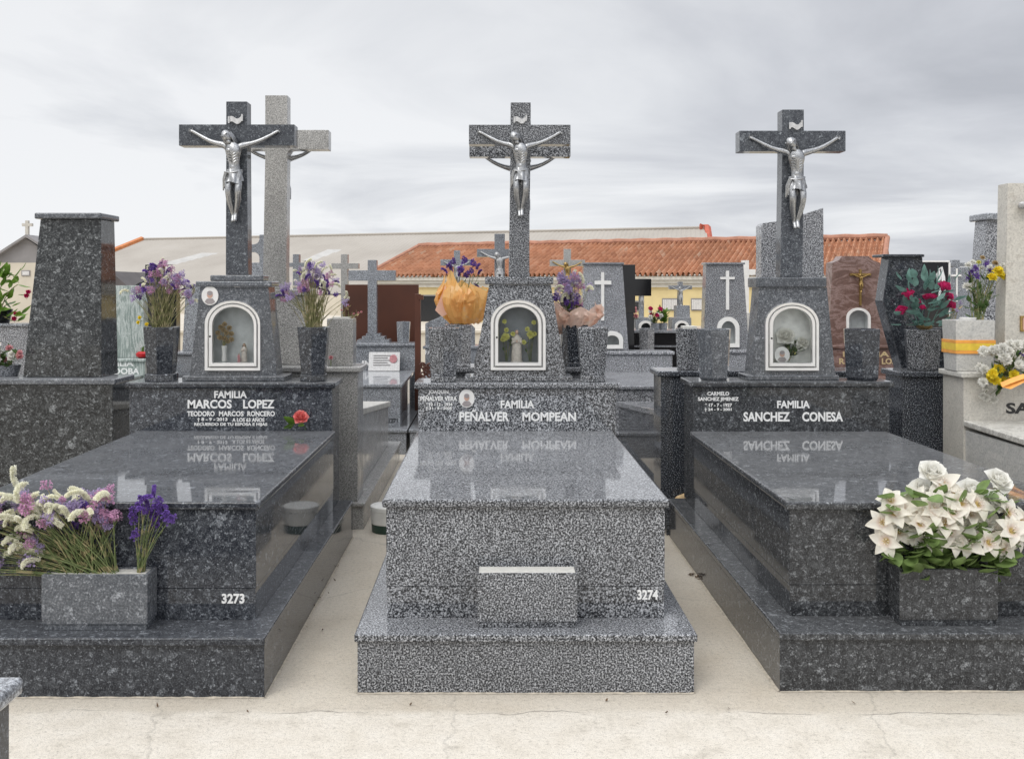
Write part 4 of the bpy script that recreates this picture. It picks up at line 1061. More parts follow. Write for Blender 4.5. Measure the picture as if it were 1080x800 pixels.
# ---------------------------------------------------------------- inside the three niches
nz = Z_(382, 5.95) + .004
def figurine(label, px, zb, h, Y, robe='robe', veil='veil', lean=0, children=False):
    c = Vector((X_(px, Y), Y, zb)); t = thing('figurine', label, 'figurine', c)
    s = h
    mb = MB(); n = 20; rings = []
    for r, z in ((.17, 0), (.175, .03), (.15, .06), (.16, .08), (.155, .25), (.14, .45), (.135, .6), (.12, .72), (.06, .79), (.045, .81)):
        rings.append([mb.bm.verts.new((s * (r + .008 * math.sin(k * 5 * math.pi * 2 / n) * (1 if .08 < z < .6 else 0)) * math.cos(2 * math.pi * k / n), s * .8 * r * math.sin(2 * math.pi * k / n), s * z)) for k in range(n)])
    for a, b in zip(rings, rings[1:]):
        for k in range(n): mb.bm.faces.new((a[k], a[(k + 1) % n], b[(k + 1) % n], b[k]))
    mb.bm.faces.new(rings[0][::-1]); mb.bm.faces.new(rings[-1])
    for sg in (-1, 1):   # folded arms
        mb.tube([(sg * .11 * s, -.02 * s, .70 * s), (sg * .13 * s, -.08 * s, .55 * s), (sg * .02 * s, -.14 * s, .60 * s)], [.04 * s, .04 * s, .028 * s], 8)
    link('robe', mb.mesh('robe', M[robe], True, 60), t)
    mb = MB(); mb.ball((0, -.01 * s, .87 * s), .062 * s, 2, (.85, .9, 1.15)); mb.ball((0, -.068 * s, .865 * s), .012 * s, 1)
    mb.tube([(-.008 * s, -.13 * s, .58 * s), (-.002 * s, -.155 * s, .66 * s)], [.018 * s, .008 * s], 6); mb.tube([(.008 * s, -.13 * s, .58 * s), (.002 * s, -.155 * s, .66 * s)], [.018 * s, .008 * s], 6)
    link('head_and_hands', mb.mesh('head_and_hands', M['skin'], True, 60), t)
    mb = MB(); g = []
    for i in range(9):
        z = .97 - i * .05; rr = (.02, .07, .085, .09, .10, .125, .15, .16, .165)[i]
        g.append([mb.bm.verts.new((s * rr * math.sin(a), s * (.012 + rr * .85 * math.cos(a)), s * z)) for a in [R(-125 + 250 * k / 14) for k in range(15)]])
    for a, b in zip(g, g[1:]):
        for k in range(14): mb.bm.faces.new((a[k], b[k], b[k + 1], a[k + 1]))
    link('veil', mb.mesh('veil', M[veil], True, 60), t)
    return t
YN = 5.958
figurine('small pale statue of the Virgin in the Peñalver niche', 545, nz - .002, .205, YN)
for lab, cx, pts in (('pale yellow silk roses left of the statue in the Peñalver niche', 535, ((533.5, 355.5), (534, 348), (530, 358), (541, 352), (532, 339))), ('pale yellow silk roses right of the statue in the Peñalver niche', 560, ((560, 353), (556, 347), (552.5, 361), (563, 340), (564, 352)))):
    base = Vector((X_(cx, YN + .02), YN + .02, nz))
    bouquet(lab, base, [(random.Random(i).choice(CARN_PY), 'bloom', P(px, py, YN - .015) - base, (0, -.9, .3), .1 + (1.2 if i == 0 else .65)) for i, (px, py) in enumerate(pts)], 44, 'stem', .0016, .012, leaves=6, leaf_size=.035, low=.052, group='yellow roses in the central niche')
base = Vector((X_(236.5, 5.965), 5.965, nz))
mbv = MB().lathe([(.014, 0), (.016, .01), (.013, .05), (.017, .09), (.018, .095)], base, 14).build('white_vase', M['whiteglaze'], None, origin=base); tag(mbv, 'little white vase inside the Marcos Lopez niche', 'vase')
bouquet('dried golden flowers in the little white vase in the Marcos Lopez niche', base + Vector((0, 0, .095)), [(random.Random(i).choice(CARN_G), 'bloom', P(px, py, 5.955 + .01 * (i % 3)) - base - Vector((0, 0, .095)), (0, -.9, .4), .9) for i, (px, py) in enumerate(((237, 342), (242, 346), (233, 345), (239, 351), (244, 352), (240, 360), (244, 358), (230, 351), (236, 348), (232, 356), (237, 357)))], 45, 'stem_dry', .0015, .008, low=.04)
figurine('tiny painted figurine at the right of the Marcos Lopez niche', 257.5, nz - .002, .115, 5.97, 'robe', 'f_gold')
figurine('tiny pink robed figurine standing in front in the Marcos Lopez niche', 252, nz - .002, .055, 5.95, 'f_rosepink', 'robe')
base = Vector((X_(828, 6.015), 6.015, nz))
bouquet('white silk roses standing in the Sanchez niche', base, [(ROSEW[0], 'rose', P(829, 354, 6.03) - base, (0, -.8, .5), 1.25), (ROSEW[1], 'rose', P(847, 361, 6.03) - base, (.2, -.8, .5), .85), (ROSEW[2], 'rose', P(843, 366, 6.02) - base, (.2, -.8, .5), .5), (CARN_PY[0], 'bloom', P(837, 372, 6.02) - base, (0, -.9, .3), .6)], 46, 'stem', .0016, .03, leaves=44, leaf_mat='leaf', leaf_size=.055, low=.052)
photo_oval('portrait_plate', 824.5, 374, 8, 8.6, 5.998, None, toplevel=('round pale portrait plate leaning in the Sanchez niche', 'portrait plate'))
# ---------------------------------------------------------------- graves backing on to the big ones
# pale grave behind the left one, with the tall pale cross
k6 = 6.55
b1, h1 = back_grave('pale grey granite grave with the tall pale cross, seen from behind', X_(246, 6.38), -.815, 6.36, Z_(386.5, 6.38), 'pale', 'slab_white', hx=(X_(246, 6.40), X_(378, 6.42)))
zc = Z_(386.5, 6.38)
poly = [(X_(250, k6), zc + .001), (X_(334, k6), zc + .001), (X_(322, k6), Z_(312, k6)), (X_(262, k6), Z_(312, k6))]
MB().prism(poly, k6 - .02, k6 + .16, .006).build('shrine', M['pale'], b1)
MB().box(X_(258, k6), X_(326, k6), k6 - .04, k6 + .18, Z_(312, k6) + .001, Z_(305, k6), .008, 3).build('shrine_cap', M['pale'], b1)
cr = MB().prism(cross_poly(X_(279.6, k6), X_(303, k6), Z_(305, k6) + .001, Z_(100.5, k6), X_(236, k6), X_(346.5, k6), Z_(157.5, k6), Z_(137, k6), .03, X_(277, k6), X_(301.5, k6)), k6, k6 + .11, .004).build('cross', M['pale'], b1)
corpus(cr, (X_(291, k6), k6 + .11, Z_(151, k6)), k6 / F * .92, 'silver', back=True)
bx = thing('granite_vase', 'square pale granite vase behind the right vase of the Marcos Lopez grave', 'vase', P(358, 386, 6.45), 'granite flower vases')
MB().box(X_(345, 6.45), X_(372.5, 6.45), 6.44, 6.60, zc + .0005, Z_(336, 6.45), .005).build('bowl', M['pale'], bx)
MB().box(X_(350, 6.45), X_(368, 6.45), 6.47, 6.57, Z_(336, 6.45) - .001, Z_(334.5, 6.45), .001).build('filling', M['foam'], bx)
for i, (px, py, Y, lab) in enumerate(((349, 376.5, 6.41, 'tiny salmon flower lying by the square pale granite vase'),)):
    t = thing('salmon_flower', lab, 'flower', Vector((X_(px, Y), Y, zc)))
    put(t, 'bloom', CARN_P[0], Vector((0, 0, .055)), (.1, -.8, .6), .7); MB().tube([Vector((X_(px, Y), Y, zc + .002)), Vector((X_(px, Y), Y, zc + .05))], .003, 6).build('stem', M['stem'], t)
base = P(364, 336, 6.5)
bouquet('brown dried twigs with salmon blooms in the square pale granite vase', base, [(CARN_P[1], 'bloom', P(px, py, 6.5) - base, (.5, -.6, .6), .35) for px, py in ((378, 330), (373, 331), (367, 322), (381, 329), (360, 327))], 60, 'stem_dry', .0018, .03, extra_stems=10, leaves=12, leaf_mat='f_gold', leaf_size=.04)

# speckled grave behind the centre one: cross just visible behind the centre cross
b2, h2 = back_grave('grey speckled granite grave backing on to the Peñalver one', -.47, .73, 6.33, Z_(387, 6.35), 'gran', hx=(X_(478, 6.35), X_(622, 6.35)))
zc2 = Z_(387, 6.35)
poly = [(X_(500, 6.5), zc2 + .001), (X_(596, 6.5), zc2 + .001), (X_(578, 6.5), Z_(300, 6.5)), (X_(518, 6.5), Z_(300, 6.5))]
MB().prism(poly, 6.5, 6.66, .006).build('shrine', M['gran'], b2)
cr = MB().prism(cross_poly(X_(538, k6), X_(558.5, k6), Z_(300, 6.5) + .001, Z_(122, k6), X_(495, k6), X_(601.8, k6), Z_(165.3, k6), Z_(146, k6)), k6, k6 + .10, .004).build('cross', M['gran'], b2)
corpus(cr, (X_(549, k6), k6 + .10, Z_(161, k6)), k6 / F * .95, 'silver', back=True)
for lab, l, r, wrap in (('speckled granite vase holding the orange wrapped bunch', 469, 497.5, 1), ('speckled granite vase holding the peach wrapped bunch', 592, 619, 2)):
    vase(lab, l, r, 342, l + 1, r - 1, 387, 6.46, 'dspeck' if wrap == 2 else 'gran2', (26, 4), 4, math.pi / 4, zbase=zc2)
def wrap(label, mat, loops, Y, heads, seed, base_px):
    """crumpled florist's wrap: loops = (py, left px, right px) rings from the foot up"""
    rng = random.Random(seed); base = P(base_px[0], base_px[1], Y)
    t = bouquet(label, base, heads(base), seed, 'stem', .0018, .02, extra_stems=10, leaves=8, leaf_size=.05, name='wrapped_bouquet', group='bunches in florist wrap')
    from mathutils import noise as NZ
    mb = MB(); k = Y / F
    cx = X_((loops[0][1] + loops[0][2]) / 2, Y); z0 = Z_(loops[0][0], Y); h = (loops[0][0] - loops[-1][0]) * k
    def radius(v):
        q = v * (len(loops) - 1); i = min(int(q), len(loops) - 2); f = q - i
        l, r = loops[i][1] + (loops[i + 1][1] - loops[i][1]) * f, loops[i][2] + (loops[i + 1][2] - loops[i][2]) * f
        return X_((l + r) / 2, Y), (r - l) / 2 * k
    for j in range(8):     # overlapping film sheets with pleats running up from the tie and torn corners
        a0 = 2 * math.pi * j / 8 + rng.uniform(-.2, .2); half = rng.uniform(.55, .85); tall = rng.uniform(.72, 1.12); out = rng.uniform(.92, 1.10); tilt = rng.uniform(-.3, .3)
        g = []; nu, nv = 11, 8
        for iv in range(nv + 1):
            v = iv / nv; row = []
            for iu in range(nu + 1):
                u = iu / nu * 2 - 1; a = a0 + u * half * (.55 + .45 * v)
                vv = v * tall * (1 - .38 * abs(u + tilt) ** 1.3 * v); c_, r_ = radius(max(0, min(1, vv)))
                pl = (1 - 2.6 * abs(NZ.noise(Vector((a * 3.2 + j, v * 2.6, seed + j * 3.1))))) * .15 + (1 - 2.6 * abs(NZ.noise(Vector((a * 5 + v * 3, v * 6, j + seed))))) * .10 + .15 * (v - .75 if v > .75 else 0) * rng.uniform(.8, 1.2)
                rr = r_ * out * (1 + pl * (.5 + .8 * v)); ry = min(rr * .8, .12 * (1 + pl))
                row.append(mb.bm.verts.new((c_ + rr * math.cos(a), Y + ry * math.sin(a), z0 + h * vv + .010 * NZ.noise(Vector((a * 6, v * 6, j))))))
            g.append(row)
        for ra, rb_ in zip(g, g[1:]):
            for iu in range(nu): mb.bm.faces.new((ra[iu], ra[iu + 1], rb_[iu + 1], rb_[iu]))
    link('florist_wrap', mb.mesh('florist_wrap', M[mat], True, 14, base), t)
    return t
def ho(base):
    r = random.Random(9); out = []
    for px, py in ((474, 281), (478, 277), (471, 288), (476, 286), (499, 279), (503, 284), (497, 287), (505, 289), (490, 276), (486, 285), (492, 291), (484, 291), (501, 305)):
        p = P(px, py, 6.46 + r.uniform(-.06, .06)) - base; out.append((r.choice(SPR['purple'] + SPR['purplespike']), 'blossom', p, Vector((p.x, -.2, 1)), r.uniform(1.1, 1.5)))
    return out
wo = wrap('purple statice in crumpled orange florist wrap left of the Peñalver niche', 'film_orange', [(341, 477, 503), (338, 471, 510), (330, 468, 513), (322, 465, 514), (313, 464, 515), (306, 465, 514), (301, 470, 507), (296, 473, 501), (290, 474, 499)], 6.46, ho, 9, (487, 343))
mb = MB(); pts = [P(470, 300, 6.42), P(474, 330, 6.40), P(466, 334, 6.40), P(459, 327, 6.42), P(464, 315, 6.42)]
mb.prism([(p.x, p.z) for p in pts], 6.41, 6.414); mb.build('wrap_corner', M['film_peach'], wo, smooth=False)
def hp(base):
    r = random.Random(12); out = []
    for i in range(56):
        px = r.gauss(602.5, 11); py = r.uniform(293, 326); p = P(max(586, min(621, px)), py, 6.46 + r.uniform(-.06, .06)) - base
        out.append((r.choice(SPR[r.choice(['purple', 'lilac', 'lilac', 'pink', 'white'])]), 'blossom', p, Vector((p.x * 2, -.2, 1)), r.uniform(1.15, 1.5)))
    return out
wrap('faded mauve statice in peach florist wrap right of the Peñalver niche', 'film_peach', [(352, 590, 604), (346, 588, 621), (340, 586, 628), (333, 585, 633), (328, 586, 632), (320, 587, 630)], 6.46, hp, 12, (604, 344))

# black speckled grave behind the right one, with the asymmetrical slab
b3, h3 = back_grave('black speckled granite grave with the slant-topped slab, backing on to the Sanchez one', 1.03, 2.42, 6.36, Z_(391, 6.38), 'dspeck', 'gran2', hx=(X_(697, 6.38), 2.36))
zc3 = Z_(391, 6.38)
Y = 6.56
stele(b3, [(803, 391), (870, 391), (868.5, 219), (847, 226), (826, 232.5), (805, 235), (803, 238)], Y, .14, 'gran2')
vase('grey speckled hexagonal vase behind the left vase of the Sanchez grave', 711.5, 739, 346, 713, 737, 391, 6.50, 'gran', None, 6, R(20), zbase=zc3)
t = thing('foam_block', 'white foam block filling the speckled vase behind the Sanchez grave', 'foam block', P(726, 345, 6.5)); MB().box(X_(719, 6.5), X_(733, 6.5), 6.44, 6.54, Z_(346, 6.5) - .045, Z_(343.5, 6.5), .004).build('block', M['foam'], t)
rk = thing('clay_pot', 'small broken tan clay pot lying on the ledge by the black speckled headstone', 'pot', P(718, 527, 6.30))
zl = .1725; c = Vector((X_(718, 6.31), 6.31, zl + .030)); rk.location = (c.x, c.y, zl); WORLD[rk.name] = Vector((c.x, c.y, zl))
mb = MB(); Mx = Matrix.Rotation(R(74), 4, 'Y') @ Matrix.Rotation(.3, 4, 'X')
n0 = 0; mb.lathe([(.018, -.034), (.026, -.018), (.029, .012), (.031, .032), (.028, .034), (.022, .012), (.018, -.022)], n=20); bmesh.ops.transform(mb.bm, matrix=Matrix.Translation(c) @ Matrix.Rotation(R(75), 4, 'Y'), verts=mb.bm.verts[:]); mb.build('bowl', M['terra'], rk)
MB().box(X_(700, 6.3), X_(728, 6.3), 6.20, 6.338, .0, .172, .006).build('ledge_block', M['dspeck'], b3)

# black speckled grave further right
b4, h4 = back_grave('black speckled granite grave holding the magenta roses, left of the ivory one', 2.62, 3.78, 6.38, Z_(392, 6.38), 'dspeck', 'gran2', hx=(X_(952, 6.40), 3.72))
zc4 = Z_(392, 6.38)
stele(b4, [(938, 271), (973, 271), (976, 330), (963, 391.5), (952, 391.5), (931, 318)], 6.68, .14, 'lark')
MB().box(X_(931, 6.66), X_(974.5, 6.66), 6.65, 6.85, Z_(271, 6.66), Z_(268, 6.66), .006).build('stele_cap', M['lark'], b4)
vm, vmp = vase('speckled granite vase holding magenta silk roses', 953.5, 992.5, 347.5, 957, 990, 392, 6.50, 'gran', None, 6, R(14), cham=.1, zbase=zc4)
rng = random.Random(51); heads = []
for px, py, s in ((958, 309.5, 1), (996, 301.5, 1.15), (1000, 312, .95), (1002.5, 321, 1.0), (951, 327.5, 1.0), (977, 313, .7), (957, 314, .7), (973, 324, .6), (984, 312, .7), (968, 318, .6)):
    p = P(px, py, 6.44 + rng.uniform(-.05, .06)) - vmp; heads.append((rng.choice(BUDM), 'rosebud', p, Vector((p.x * 2.5, -.45, .8)), s * 1.5))
mg = bouquet('magenta silk rosebuds with blue green leaves in the speckled vase', vmp, heads, 52, 'leaf_blue', .0022, .03)
mb = MB()
for i in range(64):
    px, py = rng.gauss(978, 15), rng.uniform(292, 346); px = max(950, min(1006, px)); 
    if i < 8: px, py = rng.uniform(972, 990), rng.uniform(290, 305)
    p = P(px, py, 6.44 + rng.uniform(-.08, .09)) - vmp
    a = math.atan2(rng.uniform(-1, .3), p.x * 6 + rng.uniform(-.5, .5))
    up = 70 if py < 308 else 25
    Mx = Matrix.Translation(p) @ Matrix.Rotation(a, 4, 'Z') @ Matrix.Rotation(R(-rng.uniform(up - 35, up + 15)), 4, 'Y') @ Matrix.Rotation(rng.uniform(-.7, .7), 4, 'X')
    mb.petal(Mx, rng.uniform(.07, .105), rng.uniform(.032, .046), cup=.25, bend=.4, tip=.72, nu=5, nv=2, base=.1)
link('leaves', mb.mesh('leaves', M['leaf_blue'], True, 80), mg)
mb = MB()
for i in range(7):
    a = i * .9; Mx = Matrix.Translation((.02 * math.cos(a), -.03, .0)) @ Matrix.Rotation(a, 4, 'Z') @ Matrix.Rotation(R(-35), 4, 'Y'); mb.petal(Mx, .05, .05, .2, .5, .5, 4, 3, .4, .06, rng)
link('paper', mb.mesh('paper', M['f_gold'], True, 60), mg)
dv = thing('granite_vase', 'dark square granite vase between the magenta roses and the ivory vase', 'vase', P(998, 391, 6.68), 'granite flower vases')
MB().box(X_(990, 6.64), X_(1010, 6.64), 6.62, 6.78, zc4 + .0005, Z_(346, 6.64), .005).build('bowl', M['lark'], dv)
base = P(1003, 346, 6.68)
bouquet('few faded mauve sprigs in the dark square vase beside the magenta roses', base, [(SPR['lilac'][0], 'blossom', P(px, py, 6.68) - base, (.1, -.2, 1), .6) for px, py in ((1008, 314), (1004, 322), (1013, 320), (1001, 326), (1009, 328))], 53, 'stem_dry', .0015, .02, extra_stems=12, leaves=5, leaf_mat='f_gold')

# ivory limestone grave at the right edge, facing us
Yi = 5.90
t = thing('limestone_grave', 'ivory limestone grave with a tall plain slab at the right edge', 'grave', (3.4, 4.0, 0), 'pale stone graves')
ix = X_(1016, Yi)
MB().box(ix - .1, 4.15, 3.85, 6.2, -.02, .22, .004).build('base', M['ivory'], t)
MB().box(ix + .012, 4.05, 4.05, Yi + .02, .2205, .70, .004).build('body', M['white_marble'], t)
MB().hexa([(ix, 4.02, .70), (4.07, 4.02, .70), (4.07, Yi, .722), (ix, Yi, .722), (ix, 4.02, .735), (4.07, 4.02, .735), (4.07, Yi, .757), (ix, Yi, .757)], .008, 3).build('cover_slab', M['slab_white'], t)
hs = MB().box(ix + .001, 4.08, Yi, Yi + .27, .2205, 1.008, .004).build('headstone', M['ivory'], t)
MB().box(ix - .02, 4.10, Yi - .02, Yi + .29, 1.009, 1.043, .009, 3).build('headstone_cap', M['slab_white'], hs)
lettering([('SANCHEZ', 1061, 1160, 424.5, 436)], Yi, M['letter_dark'], hs)
MB().prism([(X_(1059, 6.02), 1.0435), (X_(1136, 6.02), 1.0435), (X_(1134, 6.02), Z_(193, 6.02)), (X_(1063, 6.02), Z_(193, 6.02))], 6.02, 6.14, .005).build('tall_slab', M['ivory'], t)
MB().tube([P(1078, 217, 6.02), P(1078, 216.5, 5.97), P(1084, 216, 5.965), P(1112, 216, 5.965)], .022, 10).build('bracket', M['silver_bg'], t)
fr = MB().box(X_(1075.5, 6.02), X_(1096, 6.02), 6.008, 6.021, Z_(349.5, 6.02), Z_(333, 6.02), .002).build('portrait_frame', M['brass'], t)
MB().box(X_(1077.5, 6.02), X_(1094, 6.02), 6.004, 6.010, Z_(347.5, 6.02), Z_(335, 6.02)).build('portrait_picture', M['photo_ink'], fr)
# ivory vase with the ribbon
Y = 6.0
wv = thing('stone_vase', 'ivory stone vase with an orange and yellow ribbon round it', 'vase', (X_(1028, Y), Y, 1.0435))
x0, x1 = X_(1007.5, 5.93), X_(1049.5, 5.93)
mb = MB().frus((x0 + .010, x1 - .006, 5.935, 6.10), 1.044, (x0, x1, 5.925, 6.11), Z_(337.5, 5.93), .006, 2); mb.build('bowl', M['white_marble'], wv)
MB().lathe([(.045, Z_(337.5, 5.93) - .0), (.05, Z_(337.5, 5.93) + .012), (.044, Z_(337.5, 5.93) + .014)], ((x0 + x1) / 2, 6.02, 0), 18).build('liner', M['whiteglaze'], wv)
for nm, a, b, m in (('ribbon_edge', 358.5, 362, 'orange_band'), ('ribbon', 362, 369.5, 'yellow_band'), ('ribbon_edge', 369.5, 373, 'orange_band')):
    MB().box(x0 + .0005, x1 + .0015, 5.924, 6.113, Z_(b, 5.93) + .0005, Z_(a, 5.93), .001).build(nm, M[m], wv)
base = P(1031, 338, 6.02); rng = random.Random(71); heads = []
for px, py, mm, s in ((1052, 287, CARN_Y, .95), (1046, 293, CARN_Y, .8), (1056, 292, CARN_Y, .8), (1021, 280, CARN_W, .7), (1026, 277, CARN_W, .6), (1036, 272, CARN_G, .6), (1049, 278, CARN_G, .8), (1020, 303, CARN_W, .95), (1032, 277, CARN_PY, .55), (1057, 280, CARN_W, .6), (1044, 282, CARN_W, .6), (1035, 283, CARN_W, .5)):
    p = P(px, py, 6.02 + rng.uniform(-.06, .05)) - base; heads.append((rng.choice(mm), 'bloom', p, Vector((p.x * 2, -.6, .8)), s * (1.9 if mm is CARN_Y else 1.45)))
for px, py in ((1045, 285), (1024, 288), (1022, 294), (1030, 292), (1029, 284), (1040, 279)):
    p = P(px, py, 6.02 + rng.uniform(-.06, .05)) - base; heads.append((rng.choice(SPR['purple']), 'blossom', p, Vector((p.x * 2, -.5, 1)), 1.1))
bouquet('yellow, white and purple flowers fading in the ivory vase with the ribbon', base, heads, 72, 'stem', .0022, .03, leaves=46, leaf_size=.06, extra_stems=16)
# spray lying over the ivory headstone
base = P(1062, 395, 5.86); rng = random.Random(81); heads = []
for i in range(60):
    px = rng.uniform(1030, 1118); lo = 362 if px > 1050 else 366; py = rng.uniform(lo, 412 - (px - 1030) * .12)
    if px < 1045 and 385 > py > 370 and rng.random() < .3: py = 398
    p = P(px, py, rng.uniform(5.72, 5.86)) - base
    mm = CARN_Y if abs(px - 1055) < 16 and 382 < py < 402 and rng.random() < .75 else CARN_W
    heads.append((rng.choice(mm), 'bloom', p, Vector((rng.uniform(-.6, .3), -.9, .4)), rng.uniform(1.2, 1.6)))
for px, py in ((1040, 419), (1048, 421), (1036, 417)): heads.append((CARN_W[1], 'bloom', P(px, py, 5.84) - base, (0, -.9, -.2), 1.1))
for i in range(8): heads.append((rng.choice(SPR['purple']), 'blossom', P(rng.uniform(1055, 1080), rng.uniform(362, 385), 5.80) - base, (0, -.8, .4), .5))
sp = bouquet('spray of white and yellow flowers with an orange bow lying over the ivory headstone', base, heads, 82, 'stem', .002, .06, leaves=60, leaf_size=.06, extra_stems=14, low=.05)
mb = MB()
for q in (((1057, 406), (1066, 402), (1080, 397), (1092, 396)), ((1057, 406), (1066, 408), (1080, 401), (1092, 402))):
    pts = [P(a, b, 5.68) for a, b in q]
    for a, b in zip(pts, pts[1:]):
        h = .012; v = [mb.bm.verts.new(x) for x in (a + Vector((0, 0, -h)), b + Vector((0, 0, -h)), b + Vector((0, .02, h)), a + Vector((0, .02, h)))]; mb.bm.faces.new(v)
link('bow', mb.mesh('bow', M['orange_band'], True, 80, base), sp)

# dark rosette pillar grave at the left edge, seen from behind
A0 = back_grave('black rosette granite grave with the tall tapered pillar at the left edge', -3.62, -2.235, 5.93, Z_(399, 5.95), 'pillar', z_near=.68, hx=(-3.58, -2.262), capmat='lark_shrine', group='graves backing on to the big ones')[0]
za = Z_(399, 5.95)
Y = 6.03
MB().frus((X_(24, Y), X_(107, Y), Y, Y + .27), za + .0005, (X_(41, Y), X_(105, Y), Y + .02, Y + .24), Z_(231, Y), .005).build('pillar', M['pillar'], A0)
MB().box(X_(37.5, Y), X_(108, Y), Y - .02, Y + .28, Z_(231, Y) + .0005, Z_(224.5, Y), .010, 3).build('pillar_cap', M['lark_shrine'], A0)
# pink flowers on that cap
pk = P(8, 396, 6.12); pk.z = za; rng = random.Random(91)
pv = thing('plant_pot', 'small grey pot of pink flowers beside the rosette pillar', 'pot', pk); MB().lathe([(.06, za + .0005), (.08, za + .07), (.072, za + .07), (.07, za + .05)], (pk.x, pk.y, 0), 18).build('bowl', M['bluegrey'], pv)
bouquet('pink and white carnations low beside the rosette pillar', pk + Vector((0, 0, .07)), [(rng.choice(CARN_P + CARN_W[:1]), 'bloom', P(rng.uniform(-22, 25), rng.uniform(361, 380), 6.02 + rng.uniform(-.06, .08)) - pk - Vector((0, 0, .07)), (rng.uniform(-.4, .4), -.7, .7), rng.uniform(.8, 1.1)) for i in range(20)], 92, 'stem', .002, .03, leaves=44, leaf_size=.07)

# grey grave of the row before ours, only a slab corner in view
t = thing('granite_grave', 'grey granite grave cut by the lower left corner, only its slab edge showing', 'grave', (-1.5, 1.2, 0))
MB().box(-2.3, -1.036, .05, 2.155, -.02, .22, .004).build('base', M['gran2'], t)
MB().box(-2.24, -1.040, .12, 2.15, .2205, .664, .004).build('body', M['lark'], t)
MB().box(-2.27, -1.017, .1, 2.17, .665, .703, .014, 4).build('cover_slab', M['bluegrey'], t)

# ---------------------------------------------------------------- the row behind, facing us
gC, hC = front_grave('blue grey grave with a plain dark cross and a silver book, before the rusty gate', -2.02, -.784, 9.19, 9.33, 10.9, .635, .93, 'bluegrey', [('FA', 389, 396, 374, 379), ('IN', 382, 392, 380, 388)], slab='bluegrey')
Y = 11.0
MB().box(X_(377, Y), X_(411, Y), Y - .04, Y + .2, .9305, .965).box(X_(382, Y), X_(406, Y), Y - .02, Y + .18, .966, 1.0).box(X_(386, Y), X_(401, Y), Y, Y + .16, 1.001, 1.03).build('cross_step', M['bluegrey'], gC, smooth=False)
MB().prism(cross_poly(X_(387.5, Y), X_(397, Y), 1.031, Z_(274, Y), X_(367, Y), X_(417, Y), Z_(296, Y), Z_(285, Y)), Y + .02, Y + .13, .004).build('cross', M['bluegrey'], gC)
Yb = 10.80; bk = thing('silver_book', 'open silver metal book with an oval portrait on the cross grave', 'plaque', P(405, 391, Yb))
mb = MB(); zb = .637
mb.hexa([(X_(389, Yb), Yb - .06, zb), (X_(422, Yb), Yb - .06, zb), (X_(422, Yb), Yb - .03, zb), (X_(389, Yb), Yb - .03, zb), (X_(389, Yb), Yb + .02, zb + .20), (X_(422, Yb), Yb + .02, zb + .20), (X_(422, Yb), Yb + .05, zb + .20), (X_(389, Yb), Yb + .05, zb + .20)], .006)
mb.build('pages', M['silver_bg'], bk)
mb = MB()
for k in range(5): z = zb + .06 + k * .025; mb.box(X_(394, Yb), X_(412 - k % 2 * 3, Yb), Yb - .064 + (z - zb) * .4, Yb - .05 + (z - zb) * .4, z, z + .008)
mb.build('engraved_lines', M['roof_grey'], bk)
mb = MB(); c = Vector((X_(415, Yb), Yb - .02, zb + .13)); mb.prism([(c.x + .04 * math.cos(a * .3), c.z + .045 * math.sin(a * .3)) for a in range(21)], Yb - .03, Yb - .005); mb.build('portrait_medallion', M['f_rosepink'], bk)
vase('slim blue grey vase right of the plain dark cross', 418.5, 432.5, 339, 419.5, 431.5, 362, 11.0, 'bluegrey', None, 6, zbase=.9305)
lettering([('1271', 410, 419.5, 441, 446)], 9.353, M['letter'], gC, name='grave_number')

